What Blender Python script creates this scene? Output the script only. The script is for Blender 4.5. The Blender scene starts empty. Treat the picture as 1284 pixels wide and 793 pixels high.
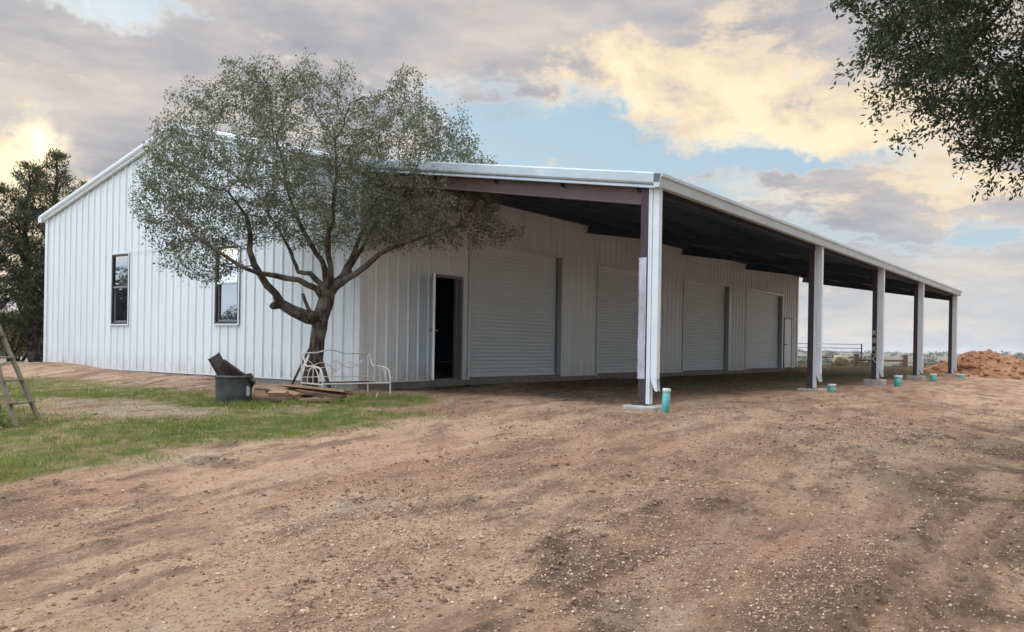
import bpy, math, random
import numpy as np
from mathutils import Vector, Matrix
random.seed(7); rng = np.random.default_rng(11)
SC = bpy.context.scene; COL = SC.collection
PI = math.pi

# ------------------------------------------------------------------ helpers
def new_mesh(name, verts, faces, mat=None, smooth=False):
    me = bpy.data.meshes.new(name)
    me.from_pydata([tuple(v) for v in verts], [], faces)
    if mat: me.materials.append(mat)
    if smooth:
        me.polygons.foreach_set('use_smooth', [True]*len(me.polygons))
    me.update()
    return me

def np_mesh(name, V, F, mat=None, smooth=False, attr=None):
    """V (n,3) array, F (m,k) array of same-size faces"""
    me = bpy.data.meshes.new(name)
    n, m, k = len(V), len(F), F.shape[1]
    me.vertices.add(n); me.vertices.foreach_set('co', np.ascontiguousarray(V, dtype=np.float32).ravel())
    me.loops.add(m*k); me.loops.foreach_set('vertex_index', np.ascontiguousarray(F, dtype=np.int32).ravel())
    me.polygons.add(m)
    me.polygons.foreach_set('loop_start', np.arange(0, m*k, k, dtype=np.int32))
    try: me.polygons.foreach_set('loop_total', np.full(m, k, dtype=np.int32))
    except Exception: pass
    if smooth: me.polygons.foreach_set('use_smooth', np.ones(m, dtype=bool))
    if mat: me.materials.append(mat)
    if attr:
        for an, av in attr.items():
            a = me.attributes.new(an, 'FLOAT', 'POINT'); a.data.foreach_set('value', np.asarray(av, dtype=np.float32))
    me.update(calc_edges=True)
    return me

def link(name, me, parent=None, loc=None, rot=None):
    o = bpy.data.objects.new(name, me); COL.objects.link(o)
    if parent: o.parent = parent
    if loc is not None: o.location = loc
    if rot is not None: o.rotation_euler = rot
    return o

def empty(name, loc=(0, 0, 0), rz=0):
    o = bpy.data.objects.new(name, None); COL.objects.link(o)
    o.location = loc; o.rotation_euler = (0, 0, rz); o.empty_display_size = .2
    return o

def tag(o, label=None, cat=None, group=None, kind=None):
    if label: o['label'] = label
    if cat: o['category'] = cat
    if group: o['group'] = group
    if kind: o['kind'] = kind
    return o

def copy_tree(o, parent=None):
    c = o.copy(); COL.objects.link(c); c.parent = parent
    for ch in list(o.children): copy_tree(ch, c)
    return c

class MB:
    def __init__(s): s.v = []; s.f = []
    def add(s, vs, fs):
        b = len(s.v); s.v += [tuple(v) for v in vs]; s.f += [tuple(i+b for i in f) for f in fs]; return s
    def box(s, x0, x1, y0, y1, z0, z1, M=None):
        vs = [Vector((x, y, z)) for z in (z0, z1) for y in (y0, y1) for x in (x0, x1)]
        if M: vs = [M @ v for v in vs]
        return s.add(vs, [(0, 2, 3, 1), (4, 5, 7, 6), (0, 1, 5, 4), (2, 6, 7, 3), (0, 4, 6, 2), (1, 3, 7, 5)])
    def bbox(s, x0, x1, y0, y1, z0, z1, b=.006, M=None):
        """box with chamfered edges"""
        b = min(b, .3*min(x1-x0, y1-y0, z1-z0))
        vs = []; idx = {}
        for sx in (0, 1):
            for sy in (0, 1):
                for sz in (0, 1):
                    c = Vector((x1 if sx else x0, y1 if sy else y0, z1 if sz else z0))
                    d = Vector((-1 if sx else 1, -1 if sy else 1, -1 if sz else 1))*b
                    for a in range(3):
                        p = c.copy()
                        for q in range(3):
                            if q != a: p[q] += d[q]
                        idx[(sx, sy, sz, a)] = len(vs); vs.append(p)
        fs = []
        I = idx
        for a in range(3):
            for sd in (0, 1):
                o = [q for q in range(3) if q != a]
                ring = []
                for (u, w) in ((0, 0), (1, 0), (1, 1), (0, 1)):
                    k = [0, 0, 0]; k[a] = sd; k[o[0]] = u; k[o[1]] = w
                    ring.append(I[(k[0], k[1], k[2], a)])
                fs.append(tuple(ring))
        for a in range(3):
            o = [q for q in range(3) if q != a]
            for u in (0, 1):
                for w in (0, 1):
                    k0 = [0, 0, 0]; k1 = [0, 0, 0]; k0[a] = 0; k1[a] = 1
                    k0[o[0]] = k1[o[0]] = u; k0[o[1]] = k1[o[1]] = w
                    fs.append((I[(*k0, o[0])], I[(*k1, o[0])], I[(*k1, o[1])], I[(*k0, o[1])]))
        for sx in (0, 1):
            for sy in (0, 1):
                for sz in (0, 1):
                    fs.append((I[(sx, sy, sz, 0)], I[(sx, sy, sz, 1)], I[(sx, sy, sz, 2)]))
        if M: vs = [M @ v for v in vs]
        return s.add(vs, fs)
    def prism(s, prof, p0, p1, up=(0, 0, 1), closed=True, caps=True):
        """profile (a,b) list swept straight p0->p1; a along side, b along up"""
        p0 = Vector(p0); p1 = Vector(p1); t = (p1-p0).normalized(); u = Vector(up)
        sd = t.cross(u).normalized(); u = sd.cross(t).normalized()
        n = len(prof); vs = [p + sd*a + u*b for p in (p0, p1) for a, b in prof]
        fs = [(i, (i+1) % n, n+(i+1) % n, n+i) for i in range(n if closed else n-1)]
        if closed and caps: fs += [tuple(range(n-1, -1, -1)), tuple(range(n, 2*n))]
        return s.add(vs, fs)
    def tube(s, pts, rad, n=8, caps=True):
        pts = [Vector(p) for p in pts]; m = len(pts)
        if not hasattr(rad, '__len__'): rad = [rad]*m
        b = len(s.v); ref = None
        for i, p in enumerate(pts):
            t = (pts[min(i+1, m-1)]-pts[max(i-1, 0)])
            if t.length < 1e-9: t = Vector((0, 0, 1))
            t.normalize()
            if ref is None:
                ref = t.orthogonal().normalized()
            else:
                ref = (ref - t*ref.dot(t))
                ref = ref.normalized() if ref.length > 1e-6 else t.orthogonal().normalized()
            q = t.cross(ref)
            for k in range(n):
                a = 2*PI*k/n
                s.v.append(tuple(p + (ref*math.cos(a)+q*math.sin(a))*rad[i]))
        for i in range(m-1):
            for k in range(n):
                k2 = (k+1) % n
                s.f.append((b+i*n+k, b+i*n+k2, b+(i+1)*n+k2, b+(i+1)*n+k))
        if caps:
            s.f.append(tuple(b+k for k in range(n-1, -1, -1))); s.f.append(tuple(b+(m-1)*n+k for k in range(n)))
        return s
    def lathe(s, prof, n=32, c=(0, 0, 0)):
        b = len(s.v)
        for r, z in prof:
            for k in range(n):
                a = 2*PI*k/n; s.v.append((c[0]+r*math.cos(a), c[1]+r*math.sin(a), c[2]+z))
        for i in range(len(prof)-1):
            for k in range(n):
                k2 = (k+1) % n; s.f.append((b+i*n+k, b+i*n+k2, b+(i+1)*n+k2, b+(i+1)*n+k))
        return s
    def build(s, name, mat, parent=None, smooth=False, loc=None, rot=None):
        return link(name, new_mesh(name, s.v, s.f, mat, smooth), parent, loc, rot)

# ------------------------------------------------------------------ noise (numpy)
def _h(ix, iy, seed):
    n = (ix.astype(np.int64)*374761393 + iy.astype(np.int64)*668265263 + seed*1442695041) & 0xffffffff
    n = ((n ^ (n >> 13))*1274126177) & 0xffffffff
    n = (n ^ (n >> 16)) & 0xffffffff
    return n/4294967295.0
def vnoise(x, y, seed=0):
    ix = np.floor(x); iy = np.floor(y); fx = x-ix; fy = y-iy
    fx = fx*fx*(3-2*fx); fy = fy*fy*(3-2*fy)
    a = _h(ix, iy, seed); b = _h(ix+1, iy, seed); c = _h(ix, iy+1, seed); d = _h(ix+1, iy+1, seed)
    return (a+(b-a)*fx)*(1-fy)+(c+(d-c)*fx)*fy
def fbm(x, y, seed=0, o=4, g=.5):
    s = 0; a = 1; t = 0
    for i in range(o):
        s = s+a*vnoise(x*2**i+17.3*i, y*2**i-9.1*i, seed+i); t += a; a *= g
    return s/t
def ss(a, b, x):
    t = np.clip((x-a)/(b-a), 0, 1); return t*t*(3-2*t)

# ------------------------------------------------------------------ materials
class NT:
    def __init__(s, tree): s.t = tree; s.n = tree.nodes; s.l = tree.links
    def node(s, typ, **kw):
        nd = s.n.new(typ)
        for k, v in kw.items(): setattr(nd, k, v)
        return nd
    def _in(s, sock, v):
        if hasattr(v, 'is_output'): s.l.new(v, sock)
        elif v is not None:
            try: sock.default_value = v
            except Exception:
                sock.default_value = (*v, 1) if len(v) == 3 else v
    def m(s, op, a, b=None, c=None, clamp=False):
        nd = s.node('ShaderNodeMath', operation=op, use_clamp=clamp)
        s._in(nd.inputs[0], a)
        if b is not None: s._in(nd.inputs[1], b)
        if c is not None: s._in(nd.inputs[2], c)
        return nd.outputs[0]
    def vm(s, op, a, b=None):
        nd = s.node('ShaderNodeVectorMath', operation=op); s._in(nd.inputs[0], a)
        if b is not None: s._in(nd.inputs[1], b)
        return nd.outputs[0]
    def noise(s, vec, scale=5, detail=4, rough=.5, dist=0, out=0):
        nd = s.node('ShaderNodeTexNoise'); 
        if vec is not None: s._in(nd.inputs['Vector'], vec)
        nd.inputs['Scale'].default_value = scale; nd.inputs['Detail'].default_value = detail
        nd.inputs['Roughness'].default_value = rough; nd.inputs['Distortion'].default_value = dist
        return nd.outputs[out]
    def ramp(s, fac, stops, interp='LINEAR'):
        nd = s.node('ShaderNodeValToRGB'); cr = nd.color_ramp; cr.interpolation = interp
        while len(cr.elements) < len(stops): cr.elements.new(.5)
        for e, (p, c) in zip(cr.elements, stops):
            e.position = p; e.color = (*c, 1) if hasattr(c, '__len__') else (c, c, c, 1)
        s._in(nd.inputs[0], fac); return nd.outputs[0]
    def mix(s, fac, a, b, blend='MIX'):
        nd = s.node('ShaderNodeMix', data_type='RGBA', blend_type=blend)
        s._in(nd.inputs[0], fac); s._in(nd.inputs[6], a); s._in(nd.inputs[7], b); return nd.outputs[2]
    def rng(s, v, a, b, c=0, d=1, sm=False):
        nd = s.node('ShaderNodeMapRange'); nd.interpolation_type = 'SMOOTHSTEP' if sm else 'LINEAR'
        s._in(nd.inputs[0], v)
        for i, q in enumerate((a, b, c, d)): nd.inputs[i+1].default_value = q
        return nd.outputs[0]
    def bump(s, h, strength=.3, dist=.01, nrm=None):
        nd = s.node('ShaderNodeBump'); nd.inputs['Strength'].default_value = strength
        nd.inputs['Distance'].default_value = dist; s._in(nd.inputs['Height'], h)
        if nrm is not None: s._in(nd.inputs['Normal'], nrm)
        return nd.outputs[0]
    def attr(s, name):
        nd = s.node('ShaderNodeAttribute'); nd.attribute_name = name; return nd.outputs['Fac']
    def coord(s, w='Object'):
        return s.node('ShaderNodeTexCoord').outputs[w]
    def mapping(s, vec, scale=(1, 1, 1), rot=(0, 0, 0), loc=(0, 0, 0)):
        nd = s.node('ShaderNodeMapping'); s._in(nd.inputs[0], vec)
        nd.inputs['Scale'].default_value = scale; nd.inputs['Rotation'].default_value = rot; nd.inputs['Location'].default_value = loc
        return nd.outputs[0]

def material(name, rough=.6, metal=0, spec=.5):
    m = bpy.data.materials.new(name); m.use_nodes = True
    nt = NT(m.node_tree); b = m.node_tree.nodes['Principled BSDF']
    b.inputs['Roughness'].default_value = rough; b.inputs['Metallic'].default_value = metal
    b.inputs['Specular IOR Level'].default_value = spec
    return m, nt, b

def simple(name, c1, c2=None, scale=6, rough=.6, metal=0, bump=0, bscale=60, spec=.5, stretch=(1, 1, 1), rr=.1):
    m, nt, b = material(name, rough, metal, spec)
    if c2 is None: c2 = tuple(x*.8 for x in c1)
    v = nt.mapping(nt.coord(), stretch)
    n = nt.noise(v, scale, 5, .6)
    nt._in(b.inputs['Base Color'], nt.ramp(n, [(.32, c1), (.68, c2)]))
    n2 = nt.noise(v, scale*3.1, 3, .6)
    nt._in(b.inputs['Roughness'], nt.rng(n2, .3, .7, rough-rr, min(1, rough+rr)))
    if bump:
        nt._in(b.inputs['Normal'], nt.bump(nt.noise(v, bscale, 4, .6), bump, .01))
    return m

def panel_mat(name, axis):
    """white painted steel wall sheet: slight tone steps per sheet, oil canning, soil splash at foot"""
    m, nt, b = material(name, .38, 0, .4)
    co = nt.coord(); sep = nt.node('ShaderNodeSeparateXYZ'); nt._in(sep.inputs[0], co)
    s = sep.outputs[axis]; z = sep.outputs[2]
    sheet = nt.m('FLOOR', nt.m('DIVIDE', s, .915))
    wn = nt.node('ShaderNodeTexWhiteNoise', noise_dimensions='1D'); nt._in(wn.inputs['W'], sheet)
    tone = nt.rng(wn.outputs[0], 0, 1, .965, 1.02)
    n = nt.noise(nt.mapping(co, (1, 1, .22)), 2.5, 5, .6)
    tone2 = nt.m('MULTIPLY', tone, nt.rng(n, .3, .7, .95, 1.02))
    col = nt.vm('SCALE', (.71, .765, .79)); col.node.inputs[3].default_value = 1
    nt._in(col.node.inputs[3], tone2)
    grime = nt.noise(nt.mapping(co, (1, 1, .35)), 7, 6, .7)
    foot = nt.m('MULTIPLY', nt.rng(z, .55, -.05, 0, 1, True), nt.rng(grime, .38, .66, 0, 1), clamp=True)
    foot = nt.m('MULTIPLY', foot, .62)
    nt._in(b.inputs['Base Color'], nt.mix(foot, col, (.46, .36, .26, 1)))
    nt._in(b.inputs['Roughness'], nt.rng(n, .3, .7, .3, .5))
    oil = nt.noise(nt.mapping(co, (1.2, 1.2, .5)), 2.2, 3, .5)
    nt._in(b.inputs['Normal'], nt.bump(oil, .35, .03))
    return m

M = {}
M['wallx'] = panel_mat('white_ribbed_steel_gable', 1)
M['wally'] = panel_mat('white_ribbed_steel_front', 0)
M['trim'] = simple('white_trim', (.67, .73, .76), (.61, .67, .70), 3, .35, 0, .05, 12)
M['gutter'] = simple('gutter_steel', (.50, .58, .62), (.42, .49, .52), 2.5, .38, .1, .05, 8, stretch=(.4, 1, 1))
M['rooftop'] = simple('roof_steel', (.62, .65, .67), (.56, .59, .6), 3, .4, .2)
M['curtain'] = simple('roller_curtain', (.67, .75, .78), (.64, .72, .75), .8, .42, 0, 0, 3, rr=.0)
M['jamb'] = simple('jamb_steel', (.16, .18, .2), (.12, .135, .15), 4, .5)
M['rediron'] = simple('red_oxide_primer', (.055, .033, .033), (.034, .022, .024), 3, .6, 0, .2, 30, stretch=(1, 1, .4))
M['rafter'] = simple('primed_rafter', (.155, .105, .105), (.115, .08, .082), 2.2, .6, 0, .1, 30)
M['underside'] = simple('shade_dark_underside', (.03, .085, .135), (.022, .065, .105), 1.2, .6)  # shade below the lean-to roof put into the colour
M['purlin'] = simple('shade_dark_steel', (.035, .055, .08), (.028, .04, .06), 3, .6)  # steel under the roof, its colour darkened to stand for shade
M['reveal'] = simple('reveal_steel', (.36, .40, .42), (.30, .34, .36), 4, .5)
M['concrete'] = simple('concrete', (.46, .43, .38), (.33, .30, .26), 9, .85, 0, .5, 60)
M['slab'] = simple('slab_concrete', (.27, .26, .24), (.19, .18, .16), 5, .85, 0, .4, 50)
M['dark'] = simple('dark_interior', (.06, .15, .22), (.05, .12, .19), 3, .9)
M['black'] = simple('black_frame', (.02, .02, .022), (.03, .03, .03), 10, .45)
M['bronze'] = simple('sash_grey', (.2, .2, .2), (.15, .15, .15), 10, .5)
M['handle'] = simple('handle_steel', (.32, .32, .31), (.22, .22, .22), 20, .3, .8)
M['film'] = simple('white_plastic_film', (.52, .53, .60), (.30, .27, .31), 7, .28, 0, .9, 16, stretch=(1, 1, .25))
M['chalk'] = simple('white_chalk', (.72, .72, .7), (.5, .5, .5), 60, .9)
M['pvc'] = simple('teal_pvc', (.10, .40, .37), (.09, .31, .31), 9, .35)
M['pvccap'] = simple('pale_pvc_cap', (.66, .75, .71), (.55, .64, .6), 12, .4)
M['whiteiron'] = simple('chipped_white_iron', (.66, .66, .62), (.42, .38, .33), 26, .5, 0, .3, 80)
M['darkiron'] = simple('rusty_dark_iron', (.035, .026, .022), (.07, .035, .022), 12, .7, .2, .3, 60)
M['tub'] = simple('scuffed_black_plastic', (.022, .028, .032), (.085, .09, .088), 4.5, .6, 0, .35, 20, stretch=(1, 1, .5))
M['tubin'] = simple('scrap_brown_steel', (.03, .019, .017), (.05, .028, .022), 6, .55, .2, .2, 30)
M['paper'] = simple('torn_paper', (.5, .5, .52), (.36, .36, .4), 30, .8)
M['fencewood'] = simple('weathered_post', (.22, .17, .12), (.13, .10, .07), 6, .9, 0, .8, 40, stretch=(1, 1, .2))
M['pipefence'] = simple('pipe_fence_dark', (.04, .038, .036), (.08, .06, .05), 5, .6)
M['boulder'] = simple('cream_limestone', (.78, .68, .48), (.55, .44, .28), 4, .9, 0, .8, 12)
M['bldgfar'] = simple('pale_farm_metal', (.75, .76, .75), (.68, .69, .69), 1, .6)
M['roadpale'] = simple('pale_caliche', (.45, .41, .35), (.33, .30, .26), 3, .95, 0, .8, 30)

def wood_mat(name, c1, c2):
    m, nt, b = material(name, .8, 0, .25)
    co = nt.coord(); v = nt.mapping(co, (1.2, 22, 22))
    n = nt.noise(v, 2.2, 6, .65, .4); n2 = nt.noise(co, 2.7, 4, .6)
    c = nt.ramp(n, [(.3, c1), (.7, c2)])
    c = nt.mix(nt.rng(n2, .4, .75, 0, .55), c, tuple(x*.42 for x in c2)+(1,))
    nt._in(b.inputs['Base Color'], c); nt._in(b.inputs['Normal'], nt.bump(n, .5, .006))
    return m
M['board'] = wood_mat('weathered_board', (.40, .27, .17), (.22, .13, .08))
M['board_dark'] = wood_mat('old_dark_board', (.23, .14, .09), (.10, .065, .045))
M['ladderwood'] = wood_mat('grey_ladder_wood', (.28, .25, .20), (.15, .13, .10))

def bark_mat(name, c1, c2, sc=14):
    m, nt, b = material(name, .9, 0, .2)
    co = nt.coord(); v = nt.mapping(co, (1, 1, .3))
    n = nt.noise(v, sc, 7, .7, .6); n2 = nt.noise(co, 3, 3, .6)
    c = nt.ramp(n, [(.38, tuple(q*.6 for q in c2)), (.5, c2), (.62, c1)])
    c = nt.mix(nt.rng(n2, .48, .66, 0, .6), c, (.20, .19, .15, 1))
    nt._in(b.inputs['Base Color'], c); nt._in(b.inputs['Normal'], nt.bump(n, .9, .025))
    return m
M['bark'] = bark_mat('grey_oak_bark', (.125, .10, .078), (.045, .036, .03))
M['barkdark'] = bark_mat('dark_bark', (.06, .05, .04), (.025, .02, .017))
M['twig'] = simple('grey_twig', (.16, .14, .115), (.10, .085, .07), 20, .9)

def leaf_mat(name, stops, trans=.35, rough=.55, spec=.35):
    m = bpy.data.materials.new(name); m.use_nodes = True; nt = NT(m.node_tree)
    b = m.node_tree.nodes['Principled BSDF']; out = m.node_tree.nodes['Material Output']
    c = nt.ramp(nt.attr('rnd'), stops)
    b.inputs['Roughness'].default_value = rough; b.inputs['Specular IOR Level'].default_value = spec
    nt._in(b.inputs['Base Color'], c)
    tr = nt.node('ShaderNodeBsdfTranslucent'); nt._in(tr.inputs[0], nt.mix(.5, c, (.10, .13, .03, 1)))
    mx = nt.node('ShaderNodeMixShader'); mx.inputs[0].default_value = trans
    nt.l.new(b.outputs[0], mx.inputs[1]); nt.l.new(tr.outputs[0], mx.inputs[2]); nt.l.new(mx.outputs[0], out.inputs[0])
    return m
M['oakleaf'] = leaf_mat('grey_green_oak_leaves', [(0, (.045, .058, .036)), (.4, (.09, .105, .062)), (.75, (.155, .17, .10)), (.93, (.22, .225, .14)), (1, (.19, .15, .09))],   .38, .42, .6)
M['darkleaf'] = leaf_mat('dark_live_oak_leaves', [(0, (.010, .020, .012)), (.5, (.020, .036, .020)), (.9, (.04, .06, .03)), (1, (.09, .11, .05))], .28, .45, .4)
M['cedarleaf'] = leaf_mat('cedar_sprays', [(0, (.03, .04, .022)), (.6, (.065, .075, .038)), (1, (.12, .115, .05))], .3, .7)
M['shrubleaf'] = leaf_mat('dull_shrub_leaves', [(0, (.045, .055, .03)), (.6, (.08, .09, .05)), (1, (.13, .12, .075))], .25, .7)
M['yellowleaf'] = leaf_mat('olive_yellow_leaves', [(0, (.07, .075, .03)), (.6, (.13, .13, .05)), (1, (.2, .17, .08))], .35, .7)
M['grassblade'] = leaf_mat('grass_blades', [(0, (.09, .13, .025)), (.4, (.18, .235, .045)), (.75, (.28, .31, .08)), (1, (.40, .35, .18))], .3, .6, .3)
M['deadleaf'] = leaf_mat('dead_leaves', [(0, (.10, .055, .03)), (.6, (.32, .22, .12)), (1, (.62, .54, .36))], .15, .7)

# ground
def ground_material():
    m, nt, b = material('dirt_and_grass_ground', .95, 0, .15)
    co = nt.coord(); R = nt.mapping(co, (1, 1, 1), (0, 0, -.12))
    n_big = nt.noise(nt.mapping(R, (.22, .7, 1)), 1.0, 6, .62, .4)
    n_mid = nt.noise(nt.mapping(R, (.7, 1.6, 1)), 1.7, 6, .65)
    n_f = nt.noise(co, 38, 6, .72); n_ff = nt.noise(co, 150, 3, .7)
    base = nt.ramp(n_big, [(.30, (.30, .16, .10)), (.43, (.50, .305, .185)), (.56, (.66, .445, .285)), (.72, (.53, .325, .205))])
    base = nt.mix(nt.rng(n_mid, .47, .62, 0, .9), base, (.24, .14, .09, 1))
    n_p = nt.noise(nt.mapping(R, (.5, 1.3, 1), loc=(31, 4, 0)), 1.15, 5, .6)
    base = nt.mix(nt.rng(n_p, .54, .70, 0, .7), base, (.62, .48, .35, 1))
    n_r = nt.noise(nt.mapping(R, (.4, .9, 1), loc=(7, 14, 0)), .8, 5, .6)
    base = nt.mix(nt.rng(n_r, .52, .68, 0, .55), base, (.53, .30, .20, 1))
    base = nt.mix(nt.rng(n_f, .52, .72, 0, .85), base, (.17, .105, .07, 1))
    base = nt.mix(nt.rng(n_f, .44, .26, 0, .6), base, (.60, .48, .36, 1))
    base = nt.mix(nt.rng(n_ff, .5, .8, 0, .4), base, (.60, .50, .38, 1))
    n_k = nt.noise(nt.mapping(R, (1, 1.5, 1)), 13, 6, .75)
    base = nt.mix(nt.rng(n_k, .53, .68, 0, .75), base, (.27, .165, .105, 1))
    base = nt.mix(nt.rng(n_k, .47, .33, 0, .5), base, (.70, .53, .38, 1))
    dark = nt.attr('soil_shade')  # dark soil, with shade painted in under the lean-to and in tyre treads
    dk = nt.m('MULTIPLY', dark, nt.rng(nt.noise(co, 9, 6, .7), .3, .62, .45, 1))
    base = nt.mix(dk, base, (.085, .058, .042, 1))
    # grassy ground
    g = nt.attr('grass')
    gcol = nt.ramp(nt.noise(co, 5, 6, .7), [(.3, (.08, .12, .025)), (.5, (.14, .175, .045)), (.7, (.24, .22, .11))])
    gcol = nt.mix(nt.rng(nt.noise(co, 60, 4, .7), .5, .8, 0, .6), gcol, (.05, .05, .022, 1))
    base = nt.mix(g, base, gcol)
    p = nt.attr('pale')
    base = nt.mix(nt.m('MULTIPLY', p, nt.rng(n_f, .35, .65, .1, .8)), base, (.52, .46, .35, 1))
    md = nt.attr('meadow')
    fld = nt.noise(nt.mapping(co, (.004, .011, 1)), 1.0, 3, .5)
    mcol = nt.ramp(fld, [(.30, (.15, .14, .095)), (.45, (.20, .17, .115)), (.55, (.12, .118, .08)), (.68, (.23, .19, .135))])
    mcol = nt.mix(nt.rng(nt.noise(nt.mapping(co, (.05, .05, 1)), 1.0, 8, .75), .48, .62, 0, .8), mcol, (.075, .085, .05, 1))
    base = nt.mix(md, base, mcol)
    nt._in(b.inputs['Base Color'], base)
    h = nt.m('ADD', nt.m('ADD', nt.m('MULTIPLY', n_f, 1.0), nt.m('MULTIPLY', n_ff, .4)), nt.m('MULTIPLY', n_k, -1.1))
    nt._in(b.inputs['Normal'], nt.bump(h, 1.0, .05))
    return m
M['ground'] = ground_material()
M['mound'] = None
def mound_material():
    m, nt, b = material('orange_dirt', .95, 0, .15)
    co = nt.coord(); n = nt.noise(co, 2.6, 7, .7); n2 = nt.noise(co, 16, 5, .7)
    c = nt.ramp(n, [(.3, (.21, .095, .05)), (.5, (.34, .175, .095)), (.68, (.46, .27, .16))])
    c = nt.mix(nt.rng(n2, .5, .75, 0, .6), c, (.16, .08, .05, 1))
    nt._in(b.inputs['Base Color'], c); nt._in(b.inputs['Normal'], nt.bump(n2, .9, .06)); return m
M['mound'] = mound_material()
def stone_material():
    m, nt, b = material('gravel_stones', .9, 0, .2)
    c = nt.ramp(nt.attr('rnd'), [(0, (.12, .07, .045)), (.3, (.26, .16, .10)), (.6, (.42, .28, .18)), (.93, (.52, .38, .26)), (1, (.62, .50, .37))])
    n = nt.noise(nt.coord(), 60, 3, .6)
    nt._in(b.inputs['Base Color'], nt.mix(nt.rng(n, .4, .7, 0, .4), c, (.27, .17, .11, 1))); return m
M['stone'] = stone_material()

def glass_material(name, tint, refl):
    m = bpy.data.materials.new(name); m.use_nodes = True; nt = NT(m.node_tree)
    b = m.node_tree.nodes['Principled BSDF']; out = m.node_tree.nodes['Material Output']
    b.inputs['Base Color'].default_value = (*tint, 1); b.inputs['Roughness'].default_value = .1
    g = nt.node('ShaderNodeBsdfGlossy'); g.inputs['Roughness'].default_value = .015; g.inputs['Color'].default_value = (.95, .97, 1, 1)
    w = nt.noise(nt.coord(), 1.7, 2, .4); nt._in(g.inputs['Normal'], nt.bump(w, .12, .02))
    mx = nt.node('ShaderNodeMixShader'); mx.inputs[0].default_value = refl
    nt.l.new(b.outputs[0], mx.inputs[1]); nt.l.new(g.outputs[0], mx.inputs[2]); nt.l.new(mx.outputs[0], out.inputs[0])
    return m
M['glass'] = glass_material('coated_window_glass', (.015, .02, .022), .27)
M['glass_up'] = glass_material('bright_coated_window_glass', (.03, .03, .03), .62)

# ------------------------------------------------------------------ terrain
def terrain(x, y, fine=True):
    x = np.asarray(x, float); y = np.asarray(y, float)
    dx = np.maximum(np.maximum(-1-x, x-30), 0); dy = np.maximum(np.maximum(-7-y, y-14), 0)
    d = np.hypot(dx, dy)
    z = -.17-.055*np.minimum(d, 13)
    near = 1-ss(60, 140, d)
    # corner fill so the pads at the far bays stand a little proud of the soil
    z = z-.03*ss(9, 15, x)*ss(-3, -6.2, y)*ss(34, 28, x)
    # soil heap at the back-left corner and along the gable foot
    z = z+.17*np.exp(-((x+.2)/1.5)**2-((y-11.6)/2.3)**2)+.08*np.exp(-((x+.3)/.9)**2)*ss(1.5, 5, y)*ss(14.5, 12, y)
    z = z+.09*np.exp(-((x-2.9)/.9)**2-((y+1.3)/.5)**2)
    # a soil berm behind the far bays, then the land drops to a valley
    z = z+.28*np.exp(-((x-27.5)/2.2)**2)*ss(-6.4, -4.5, y)*ss(12, 2, y)
    e = np.maximum(0, x-31)
    z = z-7.5*(1-np.exp(-e/170))
    e2 = np.maximum(0, y-30); z = z-1.5*(1-np.exp(-e2/150))
    r = np.hypot(x+11, y+12)
    far = ss(300, 2400, r)
    z = z+far*(8.5+14*(fbm(x/900, y/900, 3, 3)-.5)) + ss(60, 400, r)*(fbm(x/160, y/160, 5, 3)-.5)*3.0
    if fine:
        f = near*ss(60, 12, r)
        inside = ((x > -.05) & (x < 26.3) & (y > -.05) & (y < 12.5))
        out = f*np.where(inside, 0, 1)
        z = z+out*((fbm(x*.55, y*.55, 21, 3)-.5)*.10 + (fbm(x*2.2, y*2.2, 31, 4)-.5)*.045)
        clod = ss(.54, .74, fbm(x*1.9+5, y*4.1, 141, 4))
        z = z+out*clod*(fbm(x*11, y*11, 51, 3, .6)-.40)*.075
        z = z+out*(fbm(x*5.5, y*5.5, 57, 3, .6)-.5)*.022
        z = z+out*(fbm(x*16, y*16, 61, 2)-.5)*.010
        # tyre ruts running toward the building at lower right
        for off in (0, .26):
            c = -10.87-off+.06*np.sin(x*.7)
            prof = np.exp(-((y-c)/.05)**2)
            vis = ss(-9.5, -8, x)*ss(-3.2, -4.6, x)
            z = z-out*vis*prof*(.034+.016*np.sin(x*2*PI/.17))
            z = z+out*vis*np.exp(-((y-c-.10)/.04)**2)*.010
        for c0 in (-8.6, -7.1):
            c = c0+.25*(x+4)*.12
            z = z-out*np.exp(-((y-c)/.22)**2)*.018*ss(-12, -6, x)
    return z

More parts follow.
